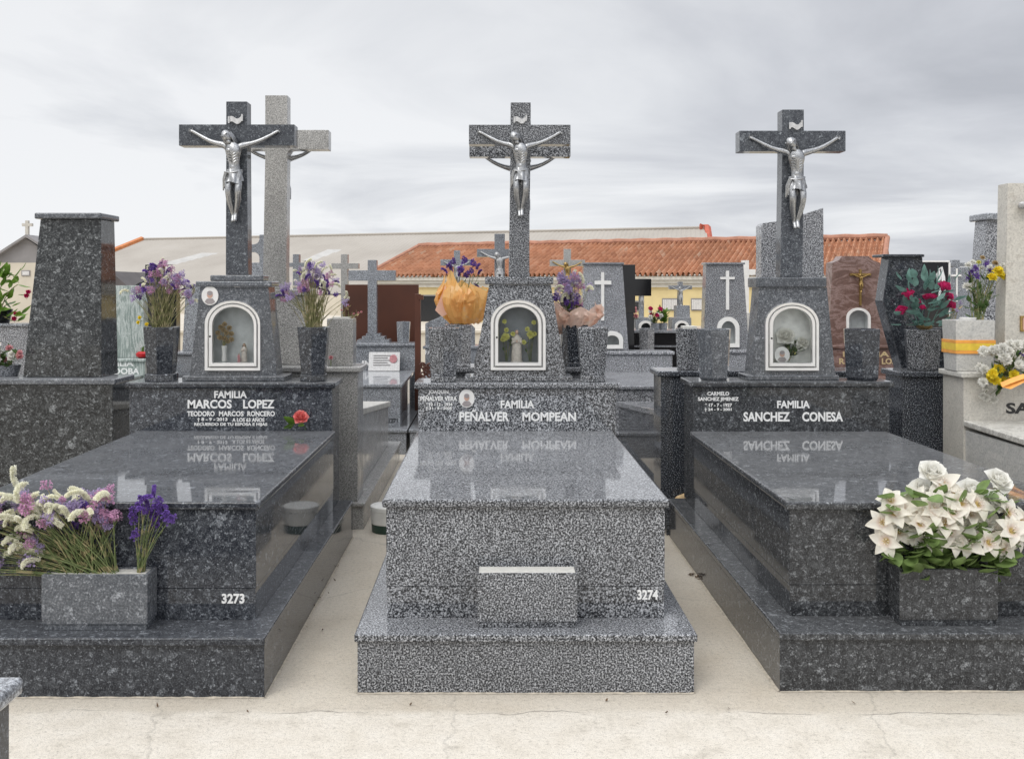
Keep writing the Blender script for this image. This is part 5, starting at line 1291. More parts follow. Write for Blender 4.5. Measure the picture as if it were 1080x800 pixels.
gD, hD = front_grave('grey grave with a gabled headstone behind the orange wrapped bunch', -.752, .46, 9.2, 9.35, 10.9, .62, .90, 'bluegrey', [('FAM', 448.5, 459, 368.5, 373.5)])
stele(gD, [(448.5, 364), (501, 364), (501, 346), (487, 333), (472, 330.5), (448.5, 341)], 11.05, .14, 'bluegrey')
gE, hE = front_grave('speckled grey grave with a tall tapered slab bearing a white cross, before the black graves', .66, 1.96, 9.0, 9.1, 10.6, .64, Z_(370.5, 10.6), 'gran2')
gF, hF = front_grave('speckled grey grave with a white cross slab, half hidden by the Sanchez shrine', 2.02, 3.2, 9.0, 9.1, 10.6, .64, Z_(369, 10.6), 'gran2')
for g, h, (l0, l1, r1, r0), top, bot, cx, ct, cb, (a0, a1, ay0, ay1), ar in (
        (gE, hE, (612.5, 615.5, 656.5, 663), 279, 370, 635.5, 287, 338, (627, 644.5, 296, 300), (634, 657, 349, 380, 358)),
        (gF, hF, (742, 745, 784, 790), 279, 369, 767, 285.5, 326.5, (759.5, 774.5, 292, 294.5), (756, 779.5, 334, 366, 346))):
    Y = 10.75
    poly = [(X_(l0, Y), Z_(bot, Y)), (X_(r0, Y), Z_(bot, Y)), (X_(r1, Y), Z_(top, Y)), (X_(l1, Y), Z_(top, Y))]
    o = (ar[0], ar[1], ar[2], ar[3] if ar[3] < 368 else 367.5, ar[4]); inn = (ar[0] + 4.2, ar[1] - 4.2, ar[2] + 4.4, o[3] - 4, ar[4] + 2)
    s = niche_block('stele', poly, px_arch(Y, *[a + (c - a) * .5 for a, c in zip(o, inn)]), Y, Y + .17, .11, 'gran2', g, 'niche_grey')
    mb = MB(); mb.ring(px_arch(Y, *o), px_arch(Y, *inn), Y - .02, Y + .003); mb.build('niche_frame', M['white_frame'], s, ang=50)
    MB().box(X_(l1 - 1.5, Y), X_(r1 + 1.5, Y), Y - .02, Y + .19, Z_(top, Y) + .0005, Z_(top - 2.2, Y), .006).build('stele_cap', M['bluegrey'], g)
    MB().prism(cross_poly(X_(cx - 1.6, Y), X_(cx + 1.6, Y), Z_(cb, Y), Z_(ct, Y), X_(a0, Y), X_(a1, Y), Z_(ay1, Y), Z_(ay0, Y)), Y - .02, Y + .002).build('white_cross', M['white_frame'], s, smooth=False)
gG, hG = front_grave('brown veined marble grave with a brass crucifix and gilt lettering', 3.36, 4.62, 9.0, 9.1, 10.5, .62, Z_(364, 10.5), 'brown_marble', [('FAMILIA', 889, 938, 370.5, 376.2), ('RAMOS', 885, 917.5, 377.6, 384), ('LOPEZ', 930, 955, 377.6, 384)], 'gold_letter')
Y = 10.65
poly = [(X_(a, Y), Z_(b, Y)) for a, b in ((873, 364), (942, 364), (935, 330), (928, 277), (921, 274.5), (916, 270), (888, 270), (885, 274.5), (878, 277), (876, 320))]
s = niche_block('stele', poly, px_arch(Y, 894, 916, 326.5, 346.5, 335), Y, Y + .2, .12, 'brown_marble', gG, 'niche_grey')
mb = MB(); mb.ring(px_arch(Y, 892.3, 917.7, 324.5, 348, 335), px_arch(Y, 894.8, 915.2, 327, 346, 336), Y - .02, Y + .003); mb.build('niche_frame', M['white_frame'], s)
bc = MB().prism(cross_poly(X_(906, Y), X_(908, Y), Z_(322, Y), Z_(284, Y), X_(896, Y), X_(918, Y), Z_(290.5, Y), Z_(288.3, Y)), Y - .02, Y + .002).build('brass_cross', M['brass'], s, smooth=False)
corpus(bc, (X_(907, Y), Y - .02, Z_(289, Y)), Y / F * .20, 'brass')
# green grey marble grave far left
gH, hH = front_grave('green grey streaked marble grave lettered Cordoba, right of the rosette pillar', -4.75, -3.62, 9.0, 9.1, 10.5, .62, Z_(378, 10.5), 'green_marble', [('FAMILIA', 104, 141, 380, 386), ('CORDOBA', 100, 147, 388, 394.5)])
stele(gH, [(84, 377), (153, 377), (151, 318), (146, 301), (92, 301), (86, 318)], 10.62, .14, 'green_marble')
rb = thing('red_candle', 'round red votive candle with a green tip on the Cordoba grave', 'candle', P(152, 378, 10.53)); zr = Z_(378, 10.5)
MB().lathe([(.03, zr + .0005), (.06, zr + .02), (.065, zr + .05), (.04, zr + .07), (.01, zr + .072)], (X_(150, 10.56), 10.56, 0), 16).build('cup', M['f_red'], rb)
MB().tube([(X_(150.5, 10.56), 10.56, zr + .06), (X_(151, 10.56), 10.55, zr + .11), (X_(152.5, 10.56), 10.55, zr + .125)], [.018, .012, .003], 6).build('leaf_tip', M['leaf_bright'], rb)
gI, hI = front_grave('blue grey grave with a plain slab, half hidden by the Marcos Lopez shrine', -3.42, -2.2, 9.0, 9.1, 10.5, .62, .86, 'bluegrey', slab='black')
stele(gI, [(192, 373), (246, 373), (243, 300), (196, 300)], 10.62, .15, 'bluegrey')
dk = thing('black_headstone', 'black granite stone with a square cross arm behind the mauve flowers', 'headstone', (X_(168, 12), 12, 0))
MB().prism([(X_(a, 12), Z_(b, 12)) for a, b in ((138, 460), (186, 460), (186, 305), (170, 305), (170, 279), (153, 279), (153, 296), (146, 298), (138, 304))], 12, 12.16, .006).build('slab', M['black'], dk)
# small left items
gJ = thing('granite_block', 'grey granite block carrying a green pot plant at the left edge', 'headstone', (X_(5, 8.5), 8.5, 0)); MB().box(X_(-70, 8.5), X_(29.5, 8.5), 8.5, 8.8, -.02, Z_(344, 8.5), .006).build('block', M['gran2'], gJ)
MB().box(X_(-72, 8.5), X_(31, 8.5), 8.48, 8.82, Z_(344, 8.5) + .0005, Z_(341, 8.5), .006).build('block_cap', M['bluegrey'], gJ)
zj = Z_(341, 8.5)
pj = Vector((X_(-2, 8.62), 8.62, zj)); pt = thing('plant_pot', 'dark pot with the broad-leaved green plant on the grey block', 'pot', pj); MB().lathe([(.09, zj + .0005), (.12, zj + .12), (.11, zj + .12), (.10, zj + .09)], (pj.x, pj.y, 0), 18).build('bowl', M['black'], pt)
rng = random.Random(95)
gp = thing('green_plant', 'broad-leaved green plant with dark red blooms at the left edge', 'plant', pj + Vector((0, 0, .1)))
mb = MB(); ms = MB()
for i in range(90):
    px, py = rng.uniform(-28, 23), rng.uniform(284, 340)
    if px > 12 and py < 296 and rng.random() < .6: px -= 14
    p = P(px, py, 8.55 + rng.uniform(-.1, .15)) - gp.location
    a = rng.uniform(-1.2, 1.2) if rng.random() < .6 else rng.uniform(0, 6.28)
    Mx = Matrix.Translation(p) @ Matrix.Rotation(a, 4, 'Z') @ Matrix.Rotation(R(rng.uniform(-60, 35)), 4, 'Y') @ Matrix.Rotation(rng.uniform(-.7, .7), 4, 'X')
    mb.petal(Mx, rng.uniform(.08, .14), rng.uniform(.04, .065), .25, .6, .7, 5, 2, .08)
    if i % 5 == 0: ms.tube(bezier(Vector((rng.uniform(-.03, .03), 0, -.03)), Vector((p.x * .3, p.y * .5, p.z * .7)), p, 5), .004, 5)
link('leaves', mb.mesh('leaves', M['leaf_bright'], True, 80), gp); link('stems', ms.mesh('stems', M['stem'], True, 80), gp)
for px, py in ((17, 331), (15, 336), (28, 312), (30, 308)): put(gp, 'bloom', CARN_W[0] if False else BUDM[0], P(px, py, 8.5) - gp.location, (.2, -.9, .3), 1.0)

# rusty gate leaf
gt = thing('steel_gate', 'rust brown steel gate leaf standing behind the plain dark cross', 'gate', (X_(403, 11.7), 11.7, 0)); Y = 11.7
MB().box(X_(364, Y), X_(441.5, Y), Y, Y + .04, .05, Z_(300, Y), .004).build('panel', M['rust'], gt)
MB().box(X_(437.5, 10.6), X_(443.5, 10.6), 10.6, 10.68, -.02, Z_(310, 10.6), .004).build('post', M['rust'], gt)
MB().box(X_(362, Y), X_(366, Y), Y - .03, Y + .07, -.02, Z_(318, Y), .004).build('post', M['rust'], gt)
MB().box(X_(441, 10.6), X_(446.5, 10.6), 10.59, 10.66, Z_(316, 10.6), Z_(311, 10.6), .003).build('hinge', M['rust'], gt)
mb = MB()
for i in range(6):
    cx, cz = X_(446 + (i % 3) * 3.4, 10.0), Z_(386 + 6 * (i // 3) + (i % 2) * 3, 10.0)
    mb.tube([(cx + (.008 + .022 * k / 12) * math.cos(k * .75 + i), 10.0, cz + (.008 + .03 * k / 12) * math.sin(k * .75 + i)) for k in range(13)], .011, 5)
mb.build('scrollwork', M['rust'], gt)

# ---------------------------------------------------------------- lesser crosses and stones further back
def far_cross(label, cx, top, bot, w, ax0, ax1, ay0, ay1, Y, mat, fig=None, ped=None, th=.12, figy=None, figs=None, name='cross_monument', fil=0):
    t = thing(name, label, 'cross', (X_(cx, Y), Y, 0), 'smaller crosses in the rows behind')
    MB().prism(cross_poly(X_(cx - w / 2, Y), X_(cx + w / 2, Y), Z_(bot, Y), Z_(top, Y), X_(ax0, Y), X_(ax1, Y), Z_(ay1, Y), Z_(ay0, Y), fil), Y, Y + th, .004).build('cross', M[mat], t)
    pl, pr, pm = ped if ped else (cx - w * 1.6, cx + w * 1.6, mat)
    MB().frus((X_(pl - 2, Y), X_(pr + 2, Y), Y - .08, Y + th + .08), -.02, (X_(pl, Y), X_(pr, Y), Y - .04, Y + th + .04), Z_(bot, Y) + .0005, .006).build('pedestal', M[pm], t)
    if fig:
        s = (ax1 - ax0) * Y / F / 104
        corpus(t, (X_(cx, Y), Y, Z_((ay0 + ay1) / 2 - .5, Y)), s * (figs or .92), fig)
    return t
far_cross('grey granite crucifix rising above the orange wrapped bunch', 482, 264, 318, 6.5, 464.5, 498, 273.5, 280, 12.0, 'bluegrey', 'silver_bg')
far_cross('grey granite crucifix tight against the left of the big centre cross', 527, 246.5, 322, 11, 503, 551, 262.5, 271, 11.6, 'bluegrey', 'silver_bg', (512, 545, 'gran2'))
far_cross('weathered grey crucifix above the peach wrapped bunch', 598.5, 262.5, 325, 7.5, 580, 617, 274, 280.5, 12.2, 'pale', 'brass')
far_cross('black granite cross leaning out behind the white cross slab', 657, 279, 330, 26, 640, 687, 294, 312, 12.0, 'black', None, (640, 668, 'black'), figy=0)
far_cross('small silver crucifix on grey stone before the dark window', 677, 299, 337, 4.5, 667.5, 687, 305, 310, 14.0, 'bluegrey', 'silver_bg', (671, 684, 'gran2'))
far_cross('small silver crucifix on a tapered grey stone before the white barred window', 718, 297, 322, 4.5, 706, 730, 301, 305, 14.2, 'bluegrey', 'silver_bg', (713, 727, 'bluegrey'))
far_cross('pale granite cross left of the plain dark cross, before the shed roof', 363, 268, 345, 7, 349.5, 378, 277.5, 283.5, 12.4, 'pale', None, (355, 371, 'pale'))
far_cross('grey granite cross peeping out just right of the tall pale cross', 312, 268, 330, 6.5, 303, 325, 277, 281.5, 12.8, 'bluegrey', None, (306, 318, 'bluegrey'))
far_cross('grey granite cross between the left crucifix and the tall pale cross', 278, 247.5, 277, 9, 256, 300, 257.5, 266, 10.9, 'bluegrey', None, (254, 302, 'bluegrey'), fil=.06)
far_cross('white stone cross behind the right edge of the half hidden cross slab', 787, 274.5, 330, 6, 778, 797, 284, 290, 13.0, 'white_frame', None, (782, 793, 'white_marble'))
far_cross('grey cross with a pale rim beyond the black engraved plaque', 1009, 274, 300, 7, 1001, 1020, 277, 281, 10.4, 'bluegrey', None, (999, 1026, 'bluegrey'))
# little niches of the two small stones
for lab, cx, y0, Y in (('small arched grey niche stone behind the grey vase on black granite', 681, 338, 13.4), ('small arched grey niche stone with a white rim behind the speckled vase', 719, 338, 13.6)):
    t = thing('niche_stone', lab, 'niche', (X_(cx, Y), Y, 0), 'small niche stones in the far row')
    poly = [(X_(cx - 13, Y), -.02), (X_(cx + 13, Y), -.02), (X_(cx + 10, Y), Z_(y0 - 3, Y)), (X_(cx - 10, Y), Z_(y0 - 3, Y))]
    s = niche_block('block', poly, px_arch(Y, cx - 6, cx + 6, y0 + 1.5, y0 + 15, y0 + 6), Y, Y + .3, .15, 'bluegrey', t, 'niche_dark')
    mb = MB(); mb.ring(px_arch(Y, cx - 7.5, cx + 7.5, y0, y0 + 16, y0 + 6), px_arch(Y, cx - 5, cx + 5, y0 + 2.5, y0 + 14, y0 + 7), Y - .02, Y + .003); mb.build('niche_frame', M['white_frame'], s)
# black graves in the far row
Y = 12.6
for lab, l, r in (('polished black grave end left of the grey vase', 658, 676), ('polished black grave end right of the grey vase', 688, 718)):
    t = thing('granite_grave', lab, 'grave', (X_((l + r) / 2, Y), Y, 0), 'polished black graves in the far row')
    MB().box(X_(l, Y), X_(r, Y), Y, Y + .5, -.02, Z_(351, Y), .006).build('body', M['black'], t)
    MB().box(X_(l - 1, Y), X_(r + 1, Y), Y - .02, Y + .5, Z_(366, Y), Z_(364, Y), .002).build('ledge', M['bluegrey'], t)
    MB().box(X_(l - 1, Y), X_(r + 1, Y), Y - .02, Y + .52, Z_(351, Y) + .0005, Z_(348.5, Y), .004).build('cover_slab', M['bluegrey'], t)
vase('grey hexagonal vase between the two black grave ends', 674.5, 689.5, 346, 675.5, 688.5, 372, 12.2, 'gran2', None, 6, zbase=-.01)
for lab, px, py, Y, mm, lm in (('white and red flowers on the far black grave', 691, 335, 12.75, CARN_W + BUDM[:1], 0), ('leafy green pot plant on the far black grave', 699.5, 337, 12.8, [], 1), ('pink flowers beside the small crucifix', 664, 334, 12.75, CARN_P, 0)):
    zt = Z_(348.5, 12.6); c = Vector((X_(px, Y), Y, zt)); t = thing('plant_pot', 'small grey pot under the ' + lab, 'pot', c, 'pots on the far black graves')
    MB().lathe([(.05, zt + .0005), (.06, zt + .09), (.05, zt + .09), (.05, zt + .06)], (c.x, c.y, 0), 14).build('bowl', M['bluegrey'], t)
    r2 = random.Random(px); hd = [(r2.choice(mm), 'bloom', Vector((r2.uniform(-.1, .1), r2.uniform(-.08, .05), r2.uniform(.06, .19))), (r2.uniform(-.4, .4), -.7, .6), 1.4) for i in range(9)] if mm else [(CARN_PY[0], 'bud', Vector((r2.uniform(-.06, .06), 0, r2.uniform(.12, .2))), (0, 0, 1), .3) for i in range(5)]
    bouquet(lab, c + Vector((0, 0, .09)), hd, 97, 'stem', .003, .02, leaves=60 if lm else 14, leaf_mat='leaf_bright' if lm else 'leaf', leaf_size=.09, cat='flowers', group='flowers on the far black graves')
# black engraved plaque
Y = 9.6
t = thing('engraved_stone', 'black polished stone with white engraved praying hands and a pale rim', 'headstone', (X_(987, Y), Y, 0))
s = MB().box(X_(966, Y), X_(1000, Y), Y, Y + .10, -.02, Z_(276.5, Y), .004).build('slab', M['black'], t)
MB().box(X_(965, Y), X_(1001.5, Y), Y - .01, Y + .11, Z_(276.5, Y) + .0005, Z_(274.8, Y), .002).box(X_(1000.2, Y), X_(1002, Y), Y - .01, Y + .11, -.02, Z_(276.8, Y)).build('rim', M['white_frame'], t, smooth=False)
mb = MB()
for pts, w in ((((990, 312), (993, 303), (994, 294), (994, 287), (993, 282), (990, 284)), .014), (((996.5, 312), (996, 302), (995.5, 292), (994.5, 286)), .012), (((989, 296), (988.5, 290), (989.5, 285), (991, 292), (990, 298)), .018)):
    mb.tube([P(a, b, Y - .002) for a, b in pts], [w * .6] + [w] * (len(pts) - 2) + [w * .5], 6)
mb.build('engraving', M['letter'], s)
t = thing('granite_headstone', 'blue grey granite stone with a pale cross, right of the engraved black stone', 'headstone', (X_(1017, 10), 10, 0)); Y = 10.0
s = MB().box(X_(1002, Y), X_(1030, Y), Y, Y + .14, -.02, Z_(282, Y), .005).build('slab', M['bluegrey'], t)
MB().prism(cross_poly(X_(1008, Y), X_(1009.5, Y), Z_(318, Y), Z_(283, Y), X_(1003, Y), X_(1013.5, Y), Z_(291.5, Y), Z_(289.5, Y)), Y - .012, Y + .001).build('white_cross', M['white_frame'], s, smooth=False)
# speckled stele behind the ivory grave
b5, h5 = back_grave('grey speckled grave with a tall tapered stele behind the ivory one', 3.84, 5.1, 7.4, 1.0, 'gran2')
Y = 7.62
MB().frus((X_(1033, Y), X_(1105, Y), Y, Y + .25), 1.0005, (X_(1043, Y), X_(1094, Y), Y + .03, Y + .22), Z_(232, Y), .005).build('stele', M['gran2'], b5)
MB().box(X_(1039, Y), X_(1098, Y), Y - .01, Y + .26, Z_(232, Y) + .0005, Z_(224.5, Y), .012, 3).build('stele_cap', M['bluegrey'], b5)

# ---------------------------------------------------------------- tub and litter on the ground
tb = thing('plastic_tub', 'white plastic tub with a dark green foot standing in the alley', 'tub', (X_(409, 6.3), 6.32, 0))
c = (X_(409, 6.3), 6.32, 0)
MB().lathe([(.100, .0), (.103, .004), (.105, .052), (.101, .0525)], c, 32).build('foot', M['tub_green'], tb)
MB().lathe([(.104, .053), (.108, .058), (.110, .135), (.113, .137), (.113, .162), (.108, .166), (.0, .167)], c, 32, cap=False).build('lid', M['tub_white'], tb)
rng = random.Random(99)
for lab, pts in (('dry leaf litter against the foot of the left grave', ((331, 640), (327, 651), (337, 630), (341, 665), (346, 626), (352, 613), (356, 597), (322, 662))), ('clump of dry twigs at the foot of the Sanchez grave', ((731, 606), (735, 609), (728, 607), (738, 611))), ('scattered dry leaf bits before the centre grave', ((640, 741), (700, 752), (430, 744), (905, 742), (770, 748), (170, 745), (262, 752)))):
    t = None
    for i, (px, py) in enumerate(pts):
        Y = EYE * F / (py - HY); c = Vector((X_(px, Y), Y, .002))
        if t is None: t = thing('leaf_litter', lab, 'dry leaves', c); t['kind'] = 'stuff'
        mb = MB()
        for k in range(3 if 'clump' in lab else 1):
            Mx = Matrix.Translation(c + Vector((rng.uniform(-.01, .01), rng.uniform(-.01, .01), .001))) @ Matrix.Rotation(rng.uniform(0, 6), 4, 'Z') @ Matrix.Rotation(R(-rng.uniform(2, 25)), 4, 'Y')
            mb.petal(Mx, rng.uniform(.012, .026), rng.uniform(.005, .01), .4, .9, .6, 4, 2, .1)
            if 'clump' in lab: mb.tube([c + Vector((rng.uniform(-.02, .02), rng.uniform(-.02, .02), .004)) for _ in range(3)], .0012, 4)
        mb.build('dry_leaf', M['dryleaf'], t)

# ---------------------------------------------------------------- buildings
# tiled house, seen obliquely
E0, E1 = P(384, 292, 45), P(931, 289.5, 36)
ax = (E1 - E0); L = Vector((ax.x, ax.y, 0)).length; ex = Vector((ax.x, ax.y, 0)).normalized(); ey = Vector((-ex.y, ex.x, 0))
ze = (E0.z + E1.z) / 2; zr = 3.42; run = 3.4
th = thing('tiled_house', 'long low pale yellow building with a terracotta tiled roof', 'building', (E0.x, E0.y, -1))
def hp3(u, v, z): q = E0 + ex * u + ey * v; return Vector((q.x, q.y, z))
# walls
mb = MB(); mb.hexa([hp3(.4, .45, -1.2), hp3(L - .3, .45, -1.2), hp3(L - .3, 2 * run - .45, -1.2), hp3(.4, 2 * run - .45, -1.2), hp3(.4, .45, ze), hp3(L - .3, .45, ze), hp3(L - .3, 2 * run - .45, ze), hp3(.4, 2 * run - .45, ze)])
wl = mb.build('wall', M['yellow_wall'], th, smooth=False)
mb = MB()
for a, b, o in ((.03, .17, .12), (.18, .30, .22), (.31, .46, .33)):
    mb.hexa([hp3(.3, o, ze - b), hp3(L - .2, o, ze - b), hp3(L - .2, .46, ze - b), hp3(.3, .46, ze - b), hp3(.3, o, ze - a), hp3(L - .2, o, ze - a), hp3(L - .2, .46, ze - a), hp3(.3, .46, ze - a)])
mb.build('cornice', M['trim_white'], th, smooth=False)
# barrel tiles as real corrugation with stepped courses
tw = .215; ncol = int(L / tw); rows = 10; mb = MB(); bm = mb.bm; uvl = bm.loops.layers.uv.new('UVMap')
slope = math.hypot(run, zr - ze)
for side in (0, 1):
    grid = []
    for j in range(rows):
        for e in (0, 1):
            v = (j + (0.0 if e == 0 else .999)) / rows; row = []
            lift = .05 * (1 - e)
            for i in range(ncol * 8 + 1):
                u = i / 8 * tw; ph = (i % 8) / 8
                h = .105 * (math.sin(math.pi * min(1, ph / .62)) if ph < .62 else -.55 * math.sin(math.pi * (ph - .62) / .38))
                hipL = v * run * .28
                uu = hipL + u * (L - hipL) / (ncol * tw)
                vv = v * run if side == 0 else 2 * run - v * run
                row.append(bm.verts.new(hp3(uu, vv, ze + (zr - ze) * v + h + lift * .7)))
            grid.append((row, j))
    for (ra, ja), (rb_, jb) in zip(grid, grid[1:]):
        for i in range(ncol * 8):
            f = bm.faces.new((ra[i], ra[i + 1], rb_[i + 1], rb_[i]))
            for lp in f.loops: lp[uvl].uv = (i // 8 + .5 + (50 if (i % 8) > 4 else 0), ja + .5 + side * 20)
rf = mb.build('roof', M['tiles'], th, ang=50)
mb = MB(); mb.tube([hp3(run * .28 + (L - run * .28) * k / 40, run, zr + .07 + (.03 if k % 2 else 0)) for k in range(41)], .13, 8); mb.tube([hp3(0, 0, ze + .05), hp3(run * .28, run, zr + .06)], .11, 8); mb.tube([hp3(L, 0, ze + .06), hp3(L, run, zr + .06)], .10, 8); mb.tube([hp3(0, 2 * run, ze + .05), hp3(run * .28, run, zr + .06)], .11, 8)
mb.build('ridge_tiles', M['ridge'], rf)
mb = MB(); mb.bm.faces.new([mb.bm.verts.new(p) for p in (hp3(L - .35, .3, ze), hp3(L - .35, 2 * run - .3, ze), hp3(L - .35, run, zr - .06))]); mb.build('gable', M['yellow_wall'], th, smooth=False)
def wallpt(px):   # where the sight line through px meets the front wall
    d = Vector(((px - CX) / F, 1, 0)); o = hp3(0, .45, 0); den = d.x * ey.x + d.y * ey.y
    s = (o.x * ey.x + o.y * ey.y) / den; q = d * s; return (q - Vector((E0.x, E0.y, 0))).dot(ex), s
for px0, px1, y0, y1, barred in ((660, 676, 317, 328, 0), (698.5, 716, 314.5, 327.5, 1), (729, 745.5, 314.5, 327.5, 1), (441, 470, 318, 345, 2), (820, 842, 314, 328, 1)):
    u0, s0 = wallpt(px0); u1, s1 = wallpt(px1); s = (s0 + s1) / 2; z1, z0 = Z_(y0, s), Z_(y1, s)
    if barred == 2: u1, z1, z0 = u0 + 1.7, ze - .80, -1.1
    def slab(mb, a, b, c, d, v0, v1): return mb.hexa([hp3(a, v0, c), hp3(b, v0, c), hp3(b, v1, c), hp3(a, v1, c), hp3(a, v0, d), hp3(b, v0, d), hp3(b, v1, d), hp3(a, v1, d)])
    w = slab(MB(), u0, u1, z0, z1, .40, .47).build('window' if barred < 2 else 'doorway', M['roof_grey'], th, smooth=False)
    slab(MB(), u0 + .05, u1 - .05, z0 + .05, z1 - .05, .385, .41).build('pane', M['dark_glass'], w, smooth=False)
    mb = MB()
    if barred == 1:
        n = 8
        for k in range(n): a = u0 + .05 + (u1 - u0 - .1) * k / n; slab(mb, a, a + (u1 - u0) / n * .72, z0 + .05, z1 - .05, .36, .384)
        mb.build('bars', M['shutter'], w, smooth=False)
    elif barred == 0:
        m_ = (u0 + u1) / 2; slab(mb, m_ - .09, m_ + .02, z0 + .05, z1 - .05, .36, .384); mb.build('bars', M['shutter'], w, smooth=False)
# big shed
sh = thing('shed', 'big pale beige shed roof behind the graves, with orange and red end trims', 'building', P(400, 280, 62))
R0, R1, Q0, Q1 = P(150, 253, 74.7), P(745, 241, 60), P(-12, 319, 61.6), P(752, 300, 47.5)
mb = MB(); n = 150; gr = []
up = Vector((0, 0, 1))
for j in range(2):
    row = []
    for i in range(n * 4 + 1):
        t_ = i / (n * 4); a, b = R0.lerp(R1, t_), Q0.lerp(Q1, t_); p = b.lerp(a, j); row.append(mb.bm.verts.new(p + up * (.018 if (i % 4) in (1, 2) else 0)))
    gr.append(row)
for i in range(n * 4): mb.bm.faces.new((gr[0][i], gr[0][i + 1], gr[1][i + 1], gr[1][i]))
B0, B1 = R0 + Vector((5, 13, -4)), R1 + Vector((5, 13, -4))
mb.bm.faces.new([mb.bm.verts.new(p) for p in (R0, R1, B1, B0)])
rf = mb.build('roof', M['shed'], sh, smooth=False)
mb = MB(); lo = lambda p: Vector((p.x, p.y, -2))
for a, b in ((Q0, Q1), (Q1, R1), (R1, B1), (B1, B0), (B0, R0), (R0, Q0)): mb.bm.faces.new([mb.bm.verts.new(p) for p in (lo(a), lo(b), b - up * .05, a - up * .05)])
mb.build('wall', M['beige_wall'], sh, smooth=False)
MB().tube([Q0 + up * .05, R0 + up * .05], .22, 6).build('gable_trim', M['orange_trim'], sh)
MB().tube([R1 + up * .1 + Vector((-.4, 0, 0)), R1 + Vector((.05, 0, .05)), R1.lerp(P(749, 262, 57), 1.0)], .22, 6).build('gable_trim', M['red_trim'], sh)
MB().tube([R0 + up * .05, R1 + up * .05], .10, 6).build('ridge', M['shed'], sh)
for px0, px1, y0, y1 in ((183, 228, 280, 268), (335, 361, 276, 264.5)):
    # translucent strips lying on the slope
    nrm = (R1 - R0).cross(Q0 - R0).normalized(); nrm = -nrm if nrm.z < 0 else nrm
    def hit(px, py):
        d = Vector(((px - CX) / F, 1, -(py - HY) / F)); o = Vector((0, 0, EYE)); s = (R0 - o).dot(nrm) / d.dot(nrm); return o + d * s + nrm * .09
    a, b = hit(px0, y0), hit(px1, y1); d = Vector((.9, .2, 0))
    mb = MB(); mb.hexa([a - d - nrm * .03, a + d - nrm * .03, b + d - nrm * .03, b - d - nrm * .03, a - d, a + d, b + d, b - d]); mb.build('roof_light', M['skylight'], rf, smooth=False)
# chapel
Y = 34; ch = thing('chapel', 'small pale chapel with a grey gable and a stone cross on top', 'building', P(20, 280, Y))
k = Y / F
MB().box(X_(-28, Y), X_(82, Y), Y, Y + 2, -1.5, Z_(277, Y)).build('wall', M['beige_wall'], ch, smooth=False)
MB().prism([(X_(-12, Y), Z_(277, Y)), (X_(66, Y), Z_(277, Y)), (X_(27, Y), Z_(251, Y))], Y + .01, Y + 2).build('gable', M['roof_grey'], ch, smooth=False)
mb = MB()
for a in (-34, 88):
    q0, q1 = P(a, 289, Y - .2), P(27, 250, Y - .2); mb.hexa([q0, q1, q1 + Vector((0, 2.3, 0)), q0 + Vector((0, 2.3, 0)), q0 + up * .09, q1 + up * .09, q1 + Vector((0, 2.3, .09)), q0 + Vector((0, 2.3, .09))])
mb.build('roof', M['roof_grey'], ch, smooth=False)
MB().prism(cross_poly(X_(28, Y) - .05, X_(28, Y) + .05, Z_(251, Y), Z_(232.5, Y), X_(23, Y), X_(33.5, Y), Z_(238.5, Y), Z_(235.5, Y)), Y, Y + .12).build('stone_cross', M['ivory'], ch, smooth=False)
w = MB().box(X_(23, Y), X_(32, Y), Y - .03, Y + .05, Z_(291, Y), Z_(285, Y)).build('window', M['roof_grey'], ch, smooth=False)
MB().box(X_(24, Y), X_(31, Y), Y - .04, Y, Z_(290, Y), Z_(286, Y)).build('pane', M['shutter'], w, smooth=False)
# dark roofed hut
Y = 28; t = thing('hut', 'low hut with a dark slate roof just right of the rosette pillar', 'building', P(110, 310, Y))
MB().box(X_(70, Y), X_(133, Y), Y, Y + 3, -1, Z_(302, Y)).build('wall', M['beige_wall'], t, smooth=False)
MB().prism([(X_(62, Y), Z_(303, Y)), (X_(139, Y), Z_(303, Y)), (X_(119, Y), Z_(286, Y)), (X_(82, Y), Z_(286, Y))], Y - .2, Y + 3.2).build('roof', M['darkroof'], t, smooth=False)
# cemetery boundary wall
t = tag(MB().box(-26, 30, 19.0, 19.25, -.05, .66).box(-26, 30, 18.95, 19.3, .661, .72, .02).build('boundary_wall', M['beige_wall'], None, origin=(0, 19, 0)), 'low pale rendered cemetery wall behind the last row of graves', 'wall')

# ---------------------------------------------------------------- ground
mb = MB(); S = 400
for a in ((-S, -60), (S, -60), (S, 2 * S), (-S, 2 * S)): mb.bm.verts.new((a[0], a[1], 0))
mb.bm.verts.ensure_lookup_table(); mb.bm.faces.new(mb.bm.verts[:])
g = mb.build('ground', M['ground'], None, smooth=False); tag(g, 'beige concrete ground between the graves', 'ground', kind='structure')

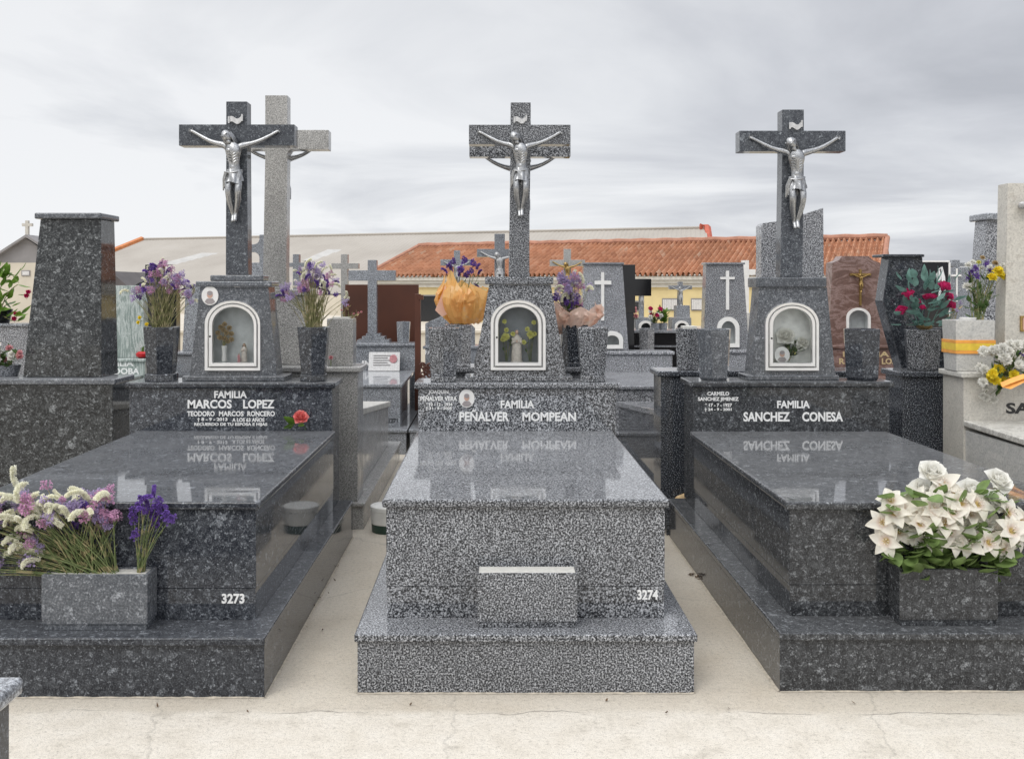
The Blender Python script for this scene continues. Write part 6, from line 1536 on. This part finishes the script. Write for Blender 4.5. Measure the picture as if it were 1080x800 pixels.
# ---------------------------------------------------------------- overcast daylight
SUN_EL, SUN_AZ = R(52), R(-150)     # high, behind and left of the viewer
wd = bpy.data.worlds.new('World'); scene.world = wd; wd.use_nodes = True
nt = wd.node_tree; nt.nodes.clear()
out = nt.nodes.new('ShaderNodeOutputWorld'); bg = nt.nodes.new('ShaderNodeBackground')
sky = nt.nodes.new('ShaderNodeTexSky'); sky.sky_type = 'NISHITA'; sky.sun_disc = False; sky.sun_elevation = SUN_EL; sky.sun_rotation = R(210)
tc = nt.nodes.new('ShaderNodeTexCoord'); sp_ = nt.nodes.new('ShaderNodeSeparateXYZ'); nt.links.new(tc.outputs['Generated'], sp_.inputs[0])
zz = math_n(nt, 'ADD', math_n(nt, 'MAXIMUM', sp_.outputs[2], 0.0), .10)
cmb = nt.nodes.new('ShaderNodeCombineXYZ')
nt.links.new(math_n(nt, 'DIVIDE', sp_.outputs[0], zz), cmb.inputs[0]); nt.links.new(math_n(nt, 'DIVIDE', sp_.outputs[1], zz), cmb.inputs[1])
n1 = nd(nt, 'TexNoise', Scale=.55, Detail=7.0, Roughness=.55, Distortion=.6); nt.links.new(cmb.outputs[0], n1.inputs['Vector'])
n2 = nd(nt, 'TexNoise', Scale=.22, Detail=3.0, Roughness=.5); nt.links.new(cmb.outputs[0], n2.inputs['Vector'])
# cloud shade: paler to the left and low down, greyer ribs up right
shade = math_n(nt, 'MULTIPLY_ADD', n1.outputs['Fac'], .85, math_n(nt, 'MULTIPLY_ADD', n2.outputs['Fac'], .75, -.30))
side = math_n(nt, 'MULTIPLY_ADD', sp_.outputs[0], -.36, math_n(nt, 'ADD', shade, .05))
cl = ramp(nt, side, [(.28, (.46, .475, .515)), (.42, (.58, .595, .635)), (.52, (.70, .715, .745)), (.62, (.82, .83, .85))])
# an overcast sky is brightest overhead
ov = ramp(nt, sp_.outputs[2], [(0.0, 1.04), (.28, .98), (.55, 1.8), (1.0, 2.5)])
ccol = mix(nt, cl.outputs[0], ov.outputs[0], 1.0, 'MULTIPLY')
skc = mix(nt, sky.outputs[0], (.07, .07, .07), 1.0, 'MULTIPLY')
tot = mix(nt, skc, ccol, .94)
nt.links.new(tot, bg.inputs[0]); bg.inputs[1].default_value = 1.0
nt.links.new(bg.outputs[0], out.inputs[0])
sl = bpy.data.lights.new('sun', 'SUN'); sl.energy = .9; sl.angle = R(25); sl.color = (1.0, .96, .90)
so = bpy.data.objects.new('sun', sl); COL.objects.link(so)
dirv = Vector((math.sin(SUN_AZ) * math.cos(SUN_EL), math.cos(SUN_AZ) * math.cos(SUN_EL), math.sin(SUN_EL)))
so.rotation_euler = dirv.to_track_quat('Z', 'Y').to_euler(); so.location = dirv * 30

# ---------------------------------------------------------------- camera and view
cam = bpy.data.cameras.new('camera'); co = bpy.data.objects.new('camera', cam); COL.objects.link(co)
cam.sensor_width = 36; cam.lens = F / 1080 * 36; cam.clip_end = 2000; cam.clip_start = .05
co.location = (0, 0, EYE); co.rotation_euler = (R(90), 0, 0)
cam.shift_x = (540 - CX) / 1080; cam.shift_y = -(400 - HY) / 1080
scene.camera = co
vs = scene.view_settings; vs.view_transform = 'Standard'; vs.look = 'None'; vs.exposure = .15; vs.gamma = 1; vs.use_curve_mapping = False
